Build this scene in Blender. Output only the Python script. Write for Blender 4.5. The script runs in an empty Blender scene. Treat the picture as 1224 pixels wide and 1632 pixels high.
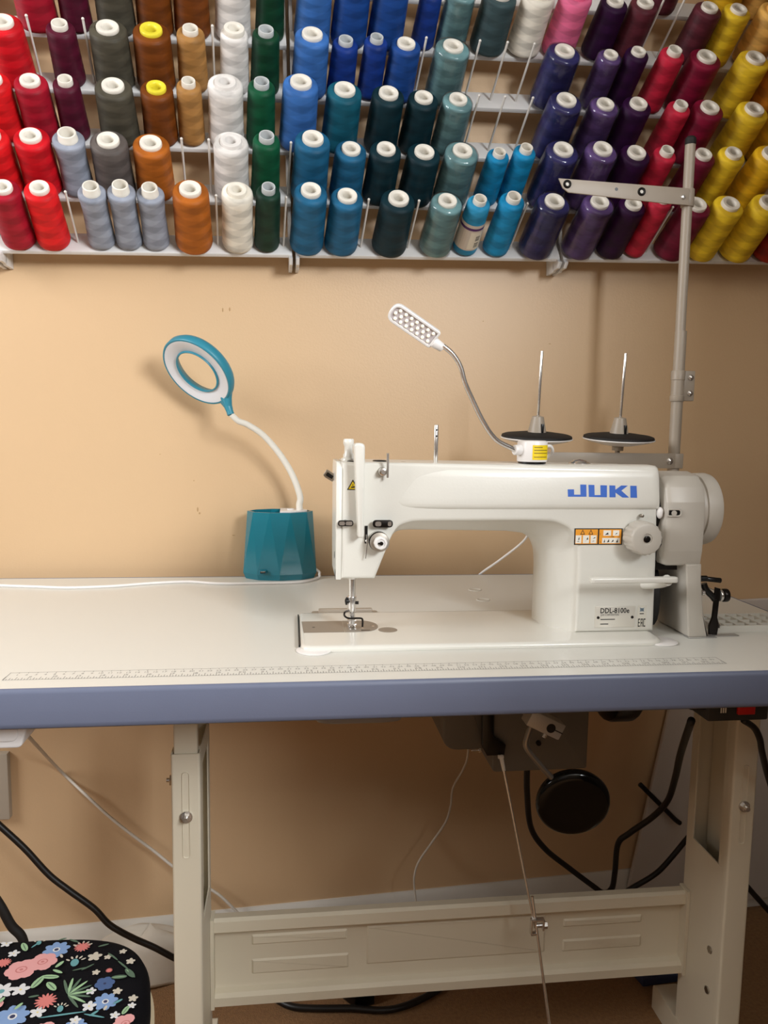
import bpy, bmesh, math, random
from mathutils import Vector, Matrix

PI = math.pi
S = bpy.context.scene
COL = S.collection
# ------------------------------------------------------------------ camera, world, lights, exposure
# All modelling below is in centimetres in the table's own frame: X along the front edge, Y towards the wall,
# Z up from the table top.  Scene units are metres, the carpet lies at z = 0.
F_PX = 1236.28
CAM_C = Vector((41.49, -82.983, 28.333))
CAM_R = (Vector((0.99285777, -0.11835576, 0.01501232)),      # right
         Vector((0.00152803, -0.11320674, -0.99357028)),     # down
         Vector((0.11929426, 0.98649691, -0.11221734)))      # forward


def P(x, y, z):
    return Vector(((x - 50) / 100, y / 100, (z + 76) / 100))


cam_d = bpy.data.cameras.new('camera')
cam = bpy.data.objects.new('camera', cam_d)
COL.objects.link(cam)
cam_d.sensor_fit = 'VERTICAL'
cam_d.sensor_height = 36
cam_d.lens = F_PX * 36 / 1632
cam_d.clip_start = 0.02
m = Matrix.Identity(4)
for i in range(3):
    m[i][0], m[i][1], m[i][2] = CAM_R[0][i], -CAM_R[1][i], -CAM_R[2][i]
m.translation = P(*CAM_C)
cam.matrix_world = m
S.camera = cam

world = bpy.data.worlds.new('world')
S.world = world
world.use_nodes = True
world.node_tree.nodes['Background'].inputs[0].default_value = (0.80, 0.88, 1.0, 1)
world.node_tree.nodes['Background'].inputs[1].default_value = 0.2


def area_light(name, loc, target, w, h, power, color):
    d = bpy.data.lights.new(name, 'AREA')
    d.shape = 'RECTANGLE'
    d.size, d.size_y = w, h
    d.energy = power
    d.color = color
    o = bpy.data.objects.new(name, d)
    COL.objects.link(o)
    o.location = loc
    o.rotation_euler = (Vector(target) - Vector(loc)).to_track_quat('-Z', 'Y').to_euler()
    return o


# daylight through the window in the right-hand wall, then two added fill lights without a window
area_light('window_daylight_right', P(154, -183, 104), P(0, -183, 104), 1.5, 0.56, 145, (0.96, 0.985, 1.0))
area_light('window_daylight_left', P(-147, -38, 100), P(0, -38, 100), 0.9, 0.9, 36, (0.98, 0.99, 1.0))  # added soft fill that brightens the left side
area_light('window_daylight_front', P(-60, -316, 110), P(-60, 0, 110), 1.2, 1.0, 1.5, (0.92, 0.96, 1.0))  # weak added fill from behind the camera for front-facing surfaces

S.view_settings.view_transform = 'Standard'
S.view_settings.look = 'None'
S.view_settings.gamma = 1
S.view_settings.use_curve_mapping = False
S.view_settings.exposure = 0.0
S.cycles.use_denoising = True

rng = random.Random(7)

# ------------------------------------------------------------------ helpers
TILT, PHI = -0.03, 0.0247            # the wall's things stand a little askew to the table
_T = (Matrix.Rotation(TILT, 3, 'Y') @ Matrix.Rotation(PHI, 3, 'Z'))
_O = Vector((50, 0, 0))


def W(x, y, z):                       # wall frame -> table frame
    return _T @ (Vector((x, y, z)) - _O) + _O


def ray(px, py):
    a, b = (px - 612) / F_PX, (py - 816) / F_PX
    return CAM_R[0] * a + CAM_R[1] * b + CAM_R[2]


def at(px, py, X=None, Y=None, Z=None, wall=None):
    """point of the photograph on a plane of known X, Y, Z or wall depth (cm, table frame)"""
    d = ray(px, py)
    if wall is not None:
        n = _T @ Vector((0, 1, 0))
        p = W(50, wall, 0)
        return CAM_C + d * (n.dot(p - CAM_C) / n.dot(d))
    for i, v in enumerate((X, Y, Z)):
        if v is not None:
            return CAM_C + d * ((v - CAM_C[i]) / d[i])


def proj(p):
    q = Vector(p) - CAM_C
    z = CAM_R[2].dot(q)
    return 612 + F_PX * CAM_R[0].dot(q) / z, 816 + F_PX * CAM_R[1].dot(q) / z


def lin(c):
    return c / 12.92 if c <= 0.04045 else ((c + 0.055) / 1.055) ** 2.4


def rgb(h):
    if isinstance(h, str):
        h = h.lstrip('#')
        return tuple(lin(int(h[i:i + 2], 16) / 255) for i in (0, 2, 4)) + (1,)
    return tuple(h) + (1,)


MATS = {}


def mat(name, color, rough=0.5, metal=0.0, bump=0.0, bump_scale=200, coat=0.0, spec=None, vary=0.0, vary_scale=8, emit=None, detail=3):
    if name in MATS:
        return MATS[name]
    mt = bpy.data.materials.new(name)
    mt.use_nodes = True
    nt = mt.node_tree
    b = nt.nodes['Principled BSDF']
    b.inputs['Base Color'].default_value = rgb(color)
    b.inputs['Roughness'].default_value = rough
    b.inputs['Metallic'].default_value = metal
    if coat:
        b.inputs['Coat Weight'].default_value = coat
        b.inputs['Coat Roughness'].default_value = 0.1
    if spec is not None:
        b.inputs['Specular IOR Level'].default_value = spec
    if emit:
        b.inputs['Emission Color'].default_value = rgb(emit[0])
        b.inputs['Emission Strength'].default_value = emit[1]
    if bump or vary:
        tc = nt.nodes.new('ShaderNodeTexCoord')
    if bump:
        n = nt.nodes.new('ShaderNodeTexNoise')
        n.inputs['Scale'].default_value = bump_scale
        n.inputs['Detail'].default_value = detail
        nt.links.new(tc.outputs['Object'], n.inputs['Vector'])
        bp = nt.nodes.new('ShaderNodeBump')
        bp.inputs['Strength'].default_value = bump
        bp.inputs['Distance'].default_value = 0.002
        nt.links.new(n.outputs['Fac'], bp.inputs['Height'])
        nt.links.new(bp.outputs['Normal'], b.inputs['Normal'])
    if vary:
        n2 = nt.nodes.new('ShaderNodeTexNoise')
        n2.inputs['Scale'].default_value = vary_scale
        n2.inputs['Detail'].default_value = 5
        nt.links.new(tc.outputs['Object'], n2.inputs['Vector'])
        mx = nt.nodes.new('ShaderNodeMix')
        mx.data_type = 'RGBA'
        c = rgb(color)
        mx.inputs['A'].default_value = tuple(v * (1 - vary) for v in c[:3]) + (1,)
        mx.inputs['B'].default_value = tuple(min(1, v * (1 + vary)) for v in c[:3]) + (1,)
        nt.links.new(n2.outputs['Fac'], mx.inputs['Factor'])
        nt.links.new(mx.outputs['Result'], b.inputs['Base Color'])
    MATS[name] = mt
    return mt


def thread_mat(name, color):
    """wound thread: slanting cross-wound bands, fine strand relief, sheen painted into the band colour"""
    key = 'thread_' + name
    if key in MATS:
        return MATS[key]
    mt = bpy.data.materials.new(key)
    mt.use_nodes = True
    nt = mt.node_tree
    N, L = nt.nodes.new, nt.links.new
    b = nt.nodes['Principled BSDF']
    b.inputs['Roughness'].default_value = 0.45
    b.inputs['Specular IOR Level'].default_value = 0.22
    tc = N('ShaderNodeTexCoord')
    sx = N('ShaderNodeSeparateXYZ')
    L(tc.outputs['Object'], sx.inputs[0])

    def mth(op, a, c=None):
        n = N('ShaderNodeMath')
        n.operation = op
        for i, v in enumerate((a, c)):
            if v is None:
                continue
            if isinstance(v, (int, float)):
                n.inputs[i].default_value = v
            else:
                L(v, n.inputs[i])
        return n.outputs[0]
    ang = mth('ARCTAN2', sx.outputs['Y'], sx.outputs['X'])
    z = sx.outputs['Z']
    f1 = mth('PINGPONG', mth('ADD', mth('MULTIPLY', z, 88.0), mth('MULTIPLY', ang, 1 / PI)), 1.0)
    f2 = mth('PINGPONG', mth('SUBTRACT', mth('MULTIPLY', z, 71.0), mth('MULTIPLY', ang, 2 / PI)), 1.0)
    st1, st2 = (mth('MULTIPLY', mth('SUBTRACT', q_, 0.5), 6.0) for q_ in (f1, f2))
    st1, st2 = (mth('MINIMUM', mth('MAXIMUM', q_, -0.5), 0.5) for q_ in (st1, st2))
    f = mth('ADD', mth('MULTIPLY', mth('ADD', st1, st2), 0.5), 0.5)
    nz = N('ShaderNodeTexNoise')
    nz.inputs['Scale'].default_value = 60
    nz.inputs['Detail'].default_value = 4
    L(tc.outputs['Object'], nz.inputs['Vector'])
    f = mth('ADD', mth('MULTIPLY', f, 0.6), mth('MULTIPLY', nz.outputs['Fac'], 0.4))
    mx = N('ShaderNodeMix')
    mx.data_type = 'RGBA'
    c = rgb(color)
    mx.inputs['A'].default_value = tuple(v * 0.66 for v in c[:3]) + (1,)
    mx.inputs['B'].default_value = tuple(min(1, v * 1.3) for v in c[:3]) + (1,)  # light and dark bands stand for sheen on the crossing threads
    L(f, mx.inputs['Factor'])
    L(mx.outputs['Result'], b.inputs['Base Color'])
    fine = mth('SINE', mth('ADD', mth('MULTIPLY', z, 9000.0), mth('MULTIPLY', ang, 6.0)))
    hgt = mth('ADD', mth('MULTIPLY', fine, 0.3), f)
    bp = N('ShaderNodeBump')
    bp.inputs['Strength'].default_value = 0.35
    bp.inputs['Distance'].default_value = 0.001
    L(hgt, bp.inputs['Height'])
    L(bp.outputs['Normal'], b.inputs['Normal'])
    MATS[key] = mt
    return mt


def film_mat():
    if 'clear_film' in MATS:
        return MATS['clear_film']
    mt = bpy.data.materials.new('clear_film')
    mt.use_nodes = True
    nt = mt.node_tree
    N, L = nt.nodes.new, nt.links.new
    nt.nodes.remove(nt.nodes['Principled BSDF'])
    out = nt.nodes['Material Output']
    tr, gl, mix = N('ShaderNodeBsdfTransparent'), N('ShaderNodeBsdfGlossy'), N('ShaderNodeMixShader')
    gl.inputs['Roughness'].default_value = 0.12
    tr.inputs['Color'].default_value = (0.95, 0.95, 0.96, 1)
    fr = N('ShaderNodeFresnel')
    fr.inputs['IOR'].default_value = 1.5
    tc = N('ShaderNodeTexCoord')
    n = N('ShaderNodeTexNoise')
    n.inputs['Scale'].default_value = 90
    bp = N('ShaderNodeBump')
    bp.inputs['Strength'].default_value = 0.35
    bp.inputs['Distance'].default_value = 0.003
    L(tc.outputs['Object'], n.inputs['Vector'])
    L(n.outputs['Fac'], bp.inputs['Height'])
    L(bp.outputs['Normal'], gl.inputs['Normal'])
    ml = N('ShaderNodeMath')
    ml.operation = 'MULTIPLY_ADD'
    ml.inputs[1].default_value = 0.55
    ml.inputs[2].default_value = 0.03
    L(fr.outputs[0], ml.inputs[0])
    L(ml.outputs[0], mix.inputs[0])
    L(tr.outputs[0], mix.inputs[1])
    L(gl.outputs[0], mix.inputs[2])
    L(mix.outputs[0], out.inputs['Surface'])
    MATS['clear_film'] = mt
    return mt


class MB:
    """collects solids (cm, table frame unless said otherwise) into one mesh"""

    def __init__(self):
        self.bm = bmesh.new()
        self.cur = 0

    def _tag(self, faces):
        for f in faces:
            f.material_index = self.cur

    def box(self, a, b, bev=0.0, seg=2, mtx=None):
        a, b = Vector(a), Vector(b)
        g = bmesh.ops.create_cube(self.bm, size=1.0)
        vs = g['verts']
        c = (a + b) / 2
        d = b - a
        for v in vs:
            v.co = Vector((v.co.x * d.x, v.co.y * d.y, v.co.z * d.z)) + c
            if mtx is not None:
                v.co = mtx @ v.co
        fs = set(f for v in vs for f in v.link_faces)
        if bev:
            es = list(set(e for v in vs for e in v.link_edges))
            r = bmesh.ops.bevel(self.bm, geom=es, offset=bev, segments=seg, profile=0.5, affect='EDGES')
            fs = set(f for f in r['faces']) | set(f for f in fs if f.is_valid)
            vv = set(v for f in fs for v in f.verts)
            fs = set(f for v in vv for f in v.link_faces)
        self._tag(fs)
        return self

    def rings(self, rings, cap0=True, cap1=True, closed=True):
        """bridge a list of equally long point loops"""
        bm = self.bm
        vs = [[bm.verts.new(p) for p in r] for r in rings]
        n = len(rings[0])
        fs = []
        for i in range(len(vs) - 1):
            for j in range(n if closed else n - 1):
                k = (j + 1) % n
                try:
                    fs.append(bm.faces.new((vs[i][j], vs[i][k], vs[i + 1][k], vs[i + 1][j])))
                except ValueError:
                    pass
        if cap0:
            fs.append(bm.faces.new(vs[0][::-1]))
        if cap1:
            fs.append(bm.faces.new(vs[-1]))
        self._tag(fs)
        return self

    def lathe(self, prof, origin=(0, 0, 0), axis=(0, 0, 1), seg=28, wob=None, ell=(1, 1), cap=False):
        """prof: list of (radius, height)"""
        ax = Vector(axis).normalized()
        u = ax.orthogonal().normalized() if abs(ax.z) < 0.999 else Vector((1, 0, 0))
        v = ax.cross(u)
        o = Vector(origin)
        rs = []
        for r, h in prof:
            ring = []
            for k in range(seg):
                t = 2 * PI * k / seg
                rr = max(r, 1e-3) + (wob(t, h) if wob else 0)
                ring.append(o + ax * h + u * (rr * math.cos(t) * ell[0]) + v * (rr * math.sin(t) * ell[1]))
            rs.append(ring)
        return self.rings(rs, cap, cap)

    def cyl(self, a, b, r, r2=None, seg=20, bev=0.0):
        a, b = Vector(a), Vector(b)
        L = (b - a).length
        r2 = r if r2 is None else r2
        if bev:
            pr = [(r - bev, 0), (r - bev * 0.3, bev * 0.3), (r, bev), (r2, L - bev), (r2 - bev * 0.3, L - bev * 0.3), (r2 - bev, L)]
        else:
            pr = [(r, 0), (r2, L)]
        return self.lathe(pr, a, b - a, seg, cap=True)

    def tube(self, pts, r, seg=10, smooth=6, cap=True):
        pts = [Vector(p) for p in pts]
        if smooth and len(pts) > 2:
            pts = spline(pts, smooth)
        rad = r if callable(r) else (lambda t: r)
        t0 = (pts[1] - pts[0]).normalized()
        nrm = t0.orthogonal().normalized()
        rs = []
        for i, p in enumerate(pts):
            a, b = pts[max(i - 1, 0)], pts[min(i + 1, len(pts) - 1)]
            t = (b - a).normalized()
            nrm = (nrm - t * nrm.dot(t)).normalized()
            bn = t.cross(nrm)
            rr = rad(i / (len(pts) - 1))
            rs.append([p + nrm * (rr * math.cos(2 * PI * k / seg)) + bn * (rr * math.sin(2 * PI * k / seg)) for k in range(seg)])
        return self.rings(rs, cap, cap)

    def prism(self, pts, d, bev=0.0, seg=3):
        """closed planar polygon extruded along vector d"""
        d = Vector(d)
        pts = [Vector(p) for p in pts]
        if not bev:
            return self.rings([pts, [p + d for p in pts]])
        n = d.normalized()
        L = d.length
        rs = [[p + n * (bev * (1 - math.cos(s / seg * PI / 2))) for p in inset(pts, n, bev * (1 - math.sin(s / seg * PI / 2)))] for s in range(seg + 1)]
        back = [[p + n * (L - bev * (1 - math.cos(s / seg * PI / 2))) for p in inset(pts, n, bev * (1 - math.sin(s / seg * PI / 2)))] for s in range(seg, -1, -1)]
        return self.rings(rs + back)

    def sphere(self, c, r, scale=(1, 1, 1), u=16, v=10):
        g = bmesh.ops.create_uvsphere(self.bm, u_segments=u, v_segments=v, radius=1.0)
        for q in g['verts']:
            q.co = Vector((q.co.x * scale[0] * r, q.co.y * scale[1] * r, q.co.z * scale[2] * r)) + Vector(c)
        self._tag(set(f for q in g['verts'] for f in q.link_faces))
        return self

    def poly(self, pts):
        f = self.bm.faces.new([self.bm.verts.new(p) for p in pts])
        f.material_index = self.cur
        return self

    def mesh(self, name, mats, origin, sharp=38, local=False, smooth=True):
        bm = self.bm
        bmesh.ops.recalc_face_normals(bm, faces=bm.faces[:])
        for v in bm.verts:
            v.co = (v.co * 0.01) if local else (P(*v.co) - origin)
        if smooth:
            lim = math.radians(sharp)
            for f in bm.faces:
                f.smooth = True
            for e in bm.edges:
                if len(e.link_faces) == 2:
                    try:
                        e.smooth = e.calc_face_angle() < lim
                    except ValueError:
                        pass
        me = bpy.data.meshes.new(name)
        bm.to_mesh(me)
        bm.free()
        for q in (mats if isinstance(mats, (list, tuple)) else [mats]):
            me.materials.append(q)
        return me


def inset(pts, n, d):
    """offset a planar polygon inwards by d"""
    if abs(d) < 1e-9:
        return [p.copy() for p in pts]
    k = len(pts)
    area = sum((pts[i].cross(pts[(i + 1) % k])).dot(n) for i in range(k))
    sg = 1 if area > 0 else -1
    res = []
    for i in range(k):
        a, b, c = pts[i - 1], pts[i], pts[(i + 1) % k]
        n1 = n.cross((b - a).normalized()) * sg
        n2 = n.cross((c - b).normalized()) * sg
        h = n1 + n2
        q = h.length
        if q < 1e-6:
            res.append(b + n1 * d)
        else:
            h /= q
            res.append(b + h * (d / max(h.dot(n1), 0.35)))
    return res


def spline(pts, k):
    out = []
    n = len(pts)
    for i in range(n - 1):
        p0, p1, p2, p3 = pts[max(i - 1, 0)], pts[i], pts[i + 1], pts[min(i + 2, n - 1)]
        for s in range(k):
            t = s / k
            out.append(0.5 * ((2 * p1) + (p2 - p0) * t + (2 * p0 - 5 * p1 + 4 * p2 - p3) * t * t + (3 * p1 - p0 - 3 * p2 + p3) * t ** 3))
    out.append(pts[-1])
    return out


def rounded(pts, r, seg=5):
    """2-D polygon with rounded corners; r a number or one per corner"""
    n = len(pts)
    out = []
    for i in range(n):
        a, b, c = Vector(pts[i - 1]), Vector(pts[i]), Vector(pts[(i + 1) % n])
        ri = r[i] if isinstance(r, (list, tuple)) else r
        if ri <= 0:
            out.append(b)
            continue
        d1, d2 = (a - b), (c - b)
        th = d1.angle(d2)
        tl = min(ri / math.tan(th / 2), d1.length * 0.49, d2.length * 0.49)
        p, q = b + d1.normalized() * tl, b + d2.normalized() * tl
        for s in range(seg + 1):
            t = s / seg
            out.append(p * (1 - t) ** 2 + b * 2 * t * (1 - t) + q * t * t)
    return out


ORG = {}                              # origin of every thing, part and sub-part (a part shares its thing's origin)


def obj(name, mb, mats, parent=None, sharp=38, smooth=True, label=None, kind=None):
    org = ORG[parent.name] if parent is not None else Vector((0, 0, 0))
    o = bpy.data.objects.new(name, mb.mesh(name, mats, org, sharp, smooth=smooth))
    COL.objects.link(o)
    ORG[o.name] = org
    if parent is not None:
        o.parent = parent
    if label:
        o['label'] = label
    if kind:
        o['kind'] = kind
    return o


def thing(name, label, cat, loc, group=None):
    o = bpy.data.objects.new(name, None)
    COL.objects.link(o)
    o.empty_display_size = 0.02
    o.location = P(*loc)
    ORG[o.name] = P(*loc)
    o['label'], o['category'] = label, cat
    if group:
        o['group'] = group
    return o


def tag(o, label, cat, group=None):
    o['label'], o['category'] = label, cat
    if group:
        o['group'] = group
    return o


def struct(name, mb, mats, **k):
    o = obj(name, mb, mats, **k)
    o['kind'] = 'structure'
    return o


def text_polys(s, size, bold=0.0):
    """flat glyph mesh of a string: list of polygons in 2-D (cm)"""
    cu = bpy.data.curves.new('glyphs', 'FONT')
    cu.body = s
    cu.size = size
    cu.resolution_u = 2
    cu.offset = bold
    cu.fill_mode = 'FRONT'
    o = bpy.data.objects.new('glyphs', cu)
    COL.objects.link(o)
    dg = bpy.context.evaluated_depsgraph_get()
    me = bpy.data.meshes.new_from_object(o.evaluated_get(dg))
    res = [[Vector(me.vertices[i].co[:2]) for i in p.vertices] for p in me.polygons]
    bpy.data.objects.remove(o)
    bpy.data.curves.remove(cu)
    bpy.data.meshes.remove(me)
    return res


def put_text(mb, s, size, o, u, v, center=False, bold=0.0, width=None):
    polys = text_polys(s, size, bold)
    xs = [p.x for q in polys for p in q] or [0]
    k = (width / (max(xs) - min(xs))) if width else 1
    x0 = min(xs) if not center else (min(xs) + max(xs)) / 2
    for q in polys:
        mb.poly([Vector(o) + Vector(u) * ((p.x - x0) * k) + Vector(v) * p.y for p in q])


def rect(mb, o, u, v, x0, y0, x1, y1):
    o, u, v = Vector(o), Vector(u), Vector(v)
    mb.poly([o + u * x0 + v * y0, o + u * x1 + v * y0, o + u * x1 + v * y1, o + u * x0 + v * y1])


EX, EY, EZ = Vector((1, 0, 0)), Vector((0, 1, 0)), Vector((0, 0, 1))

# ------------------------------------------------------------------ materials
M_wall = mat('tan_wall_paint', '#d0b08a', 0.42, bump=0.10, bump_scale=260, vary=0.03, vary_scale=3)
M_room = mat('greige_wall_paint', '#5c4c3c', 0.8)
M_white_trim = mat('white_trim_paint', '#d2cdc4', 0.45)
M_ceil = mat('ceiling_paint', '#aaa59c', 0.9)
M_carpet = mat('brown_carpet', '#8c6845', 0.95, bump=1.0, bump_scale=420, vary=0.35, vary_scale=160)
M_lam = mat('white_laminate', '#d9d8d1', 0.34, bump=0.02, bump_scale=900)
M_edge = mat('grey_edge_band', '#666d83', 0.42, bump=0.03, bump_scale=500, vary=0.04, vary_scale=20)
M_ink = mat('grey_ruler_ink', '#8c8a86', 0.6)
M_leg = mat('cream_powder_coat', '#d9d0bb', 0.5, bump=0.03, bump_scale=700)
M_cast = mat('cream_machine_enamel', '#dedcd4', 0.28, bump=0.05, bump_scale=330, coat=0.25)
M_castg = mat('grey_plastic_cover', '#bcb6ac', 0.4)
M_wht = mat('white_plastic', '#e9e6e4', 0.35)
M_chrome = mat('chrome', '#dcd9d5', 0.22, 0.88)
M_steel = mat('brushed_steel', '#a39a8e', 0.38, 1.0)
M_plate = mat('ground_steel_plate', '#a59d93', 0.45, 0.55)
M_black = mat('black_plastic', '#0c0b0b', 0.3)
M_blackm = mat('black_rubber', '#141110', 0.7)
M_dark = mat('dark_blued_metal', '#2a2624', 0.3, 0.8)
M_teal = mat('teal_plastic', '#1c7486', 0.16, coat=0.3)
M_tealm = mat('teal_satin_plastic', '#2d8399', 0.42)
M_diff = mat('frosted_diffuser', '#dcdde2', 0.45)
M_yel = mat('yellow_label', '#f0d21a', 0.5)
M_org = mat('orange_label', '#f0a12c', 0.5)
M_blk = mat('black_print', '#1b1a19', 0.6)
M_paper = mat('white_print', '#efece4', 0.6)
M_blue = mat('blue_print', '#2b62c4', 0.45)
M_motor = mat('dark_grey_motor_paint', '#6b665e', 0.5, bump=0.05)
M_alu = mat('cast_aluminium', '#b5b3b0', 0.45, 0.6, bump=0.2, bump_scale=600)
M_standg = mat('grey_stand_paint', '#a69a8b', 0.42)
M_peg = mat('white_peg_plastic', '#d9d5cf', 0.4)
M_rack = mat('white_rack_enamel', '#dcdbda', 0.4)

# ------------------------------------------------------------------ room shell
YW = 65.0                                            # wall depth at X = 50
mb = MB()
c = [W(-155, YW, -80), W(170, YW, -80), W(170, YW, 175), W(-155, YW, 175)]
mb.prism(c, _T @ Vector((0, 8, 0)))
struct('wall_back', mb, M_wall)
chips = MB()
for px, py, w_, h_ in ((355, 494, .25, .8), (366, 493, .3, .7), (315, 812, .3, .9), (318, 818, .35, .4), (309, 766, .15, .3), (372, 853, .6, .12), (255, 724, .15, .2), (770, 512, .2, .2), (876, 548, .5, .12)):
    p = at(px, py, wall=YW)
    chips.sphere((p.x, p.y, p.z), 0.5, (w_, 0.06, h_), 8, 5)
obj('paint_chip', chips, mat('chipped_paint', '#b08d63', 0.7), bpy.data.objects['wall_back'], kind='stuff')
struct('floor', MB().box((-150, -330, -84), (230, 78, -76)), M_carpet)
struct('ceiling', MB().box((-150, -330, 172), (230, 80, 178)), M_ceil)
struct('wall_left', MB().box((-158, -330, -80), (-150, 80, 176)), M_room)
# right wall with its window opening; the front wall is solid
mb = MB()
for a, b in (((158, -330, -80), (166, -260, 176)), ((158, -107, -80), (166, 80, 176)),
             ((158, -260, -80), (166, -107, 74)), ((158, -260, 134), (166, -107, 176))):
    mb.box(a, b)
struct('wall_right', mb, M_room)
struct('wall_partition', MB().box((102, -104, -80), (158, -98, 53)).box((124, -104, 52.9), (158, -98, 65)).box((140, -104, 64.9), (158, -98, 176)), M_room)   # added out-of-view low wall and pier, placed to shade the lower right
struct('wall_front', MB().box((-150, -338, -80), (230, -330, 176)), M_room)
mb = MB()
prof = [(-1.4, -78.5), (-1.4, -70.6), (-1.1, -70.0), (-1.1, -68.8), (-0.5, -67.9), (-0.3, -67.5), (0.05, -67.5), (0.05, -78.5)]
mb.rings([[W(x, YW + y, z) for y, z in prof] for x in (-152, 156)])
struct('baseboard_back', mb, M_white_trim)

# ------------------------------------------------------------------ sewing table
tbl = thing('sewing_table', 'white laminate industrial sewing table with grey-blue edge and cream steel stand', 'table', (60, 30, -76))
XL, XR, DEP = -14.0, 116.0, 60.0
out = rounded([(XL, 0.25), (XR, 0.25), (XR, DEP), (XL, DEP)], 2.0)
mb = MB()
mb.prism([Vector((p.x, p.y, 0)) for p in out], (0, 0, -4.0))
obj('tabletop', mb, M_lam, tbl)
# rounded T-moulding all around
prof = [(-0.05, 0.04), (0.12, 0.05), (0.34, -0.12), (0.42, -0.5), (0.42, -3.7), (0.3, -4.2), (0.05, -4.4), (-0.4, -4.35), (-0.4, -4.05), (-0.05, -4.02)]
mb = MB()
pl = [Vector((p.x, p.y, 0)) for p in out]
rs = []
for d, z in prof:
    rs.append([p + Vector((0, 0, z)) for p in inset(pl, EZ, -d)])
mb.rings(rs + [rs[0]], False, False)
obj('edge_band', mb, M_edge, tbl, sharp=50)
# printed ruler
mb = MB()
x0, x1 = 10.3, 94.3
rect(mb, (x0, 3.2, 0.012), EX, EY, 0, 0, x1 - x0, 0.07)
rect(mb, (x0, 5.75, 0.012), EX, EY, 0, 0, x1 - x0, 0.07)
rect(mb, (x0, 3.2, 0.012), EX, EY, 0, 0, 0.08, 2.6)
rect(mb, (x1, 3.2, 0.012), EX, EY, -0.08, 0, 0, 2.6)
i = 0
while True:
    x = x0 + i * 2.54 / 8
    if x > x1:
        break
    h = 1.25 if i % 8 == 0 else (0.95 if i % 4 == 0 else (0.7 if i % 2 == 0 else 0.45))
    rect(mb, (x, 3.2, 0.012), EX, EY, -0.035, 0, 0.035, h)
    i += 1
for i in range(1, 34):
    if x0 + i * 2.54 < x1 - 1:
        put_text(mb, str(i), 0.75, (x0 + i * 2.54 + 0.12, 3.95, 0.012), EX, EY)
for i in range(1, 84):
    rect(mb, (x0 + i, 5.75, 0.012), EX, EY, -0.03, -0.3 if i % 5 else -0.5, 0.03, 0)
    put_text(mb, str(i), 0.62, (x0 + i, 4.75, 0.012), EX, EY, True)
obj('ruler_print', mb, M_ink, tbl, smooth=False)
# plugged knee-lifter holes
for px, py in ((757, 940), (770, 956)):
    p = at(px, py, Z=0.0)
    mb = MB().lathe([(1.15, 0), (1.15, 0.05), (1.0, 0.09), (0.92, 0.04), (0.0, 0.05)], (p.x, p.y, 0.0), seg=24)
    obj('hole_plug', mb, M_lam, tbl, label='round white plug set in the table top behind the arm')

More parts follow.
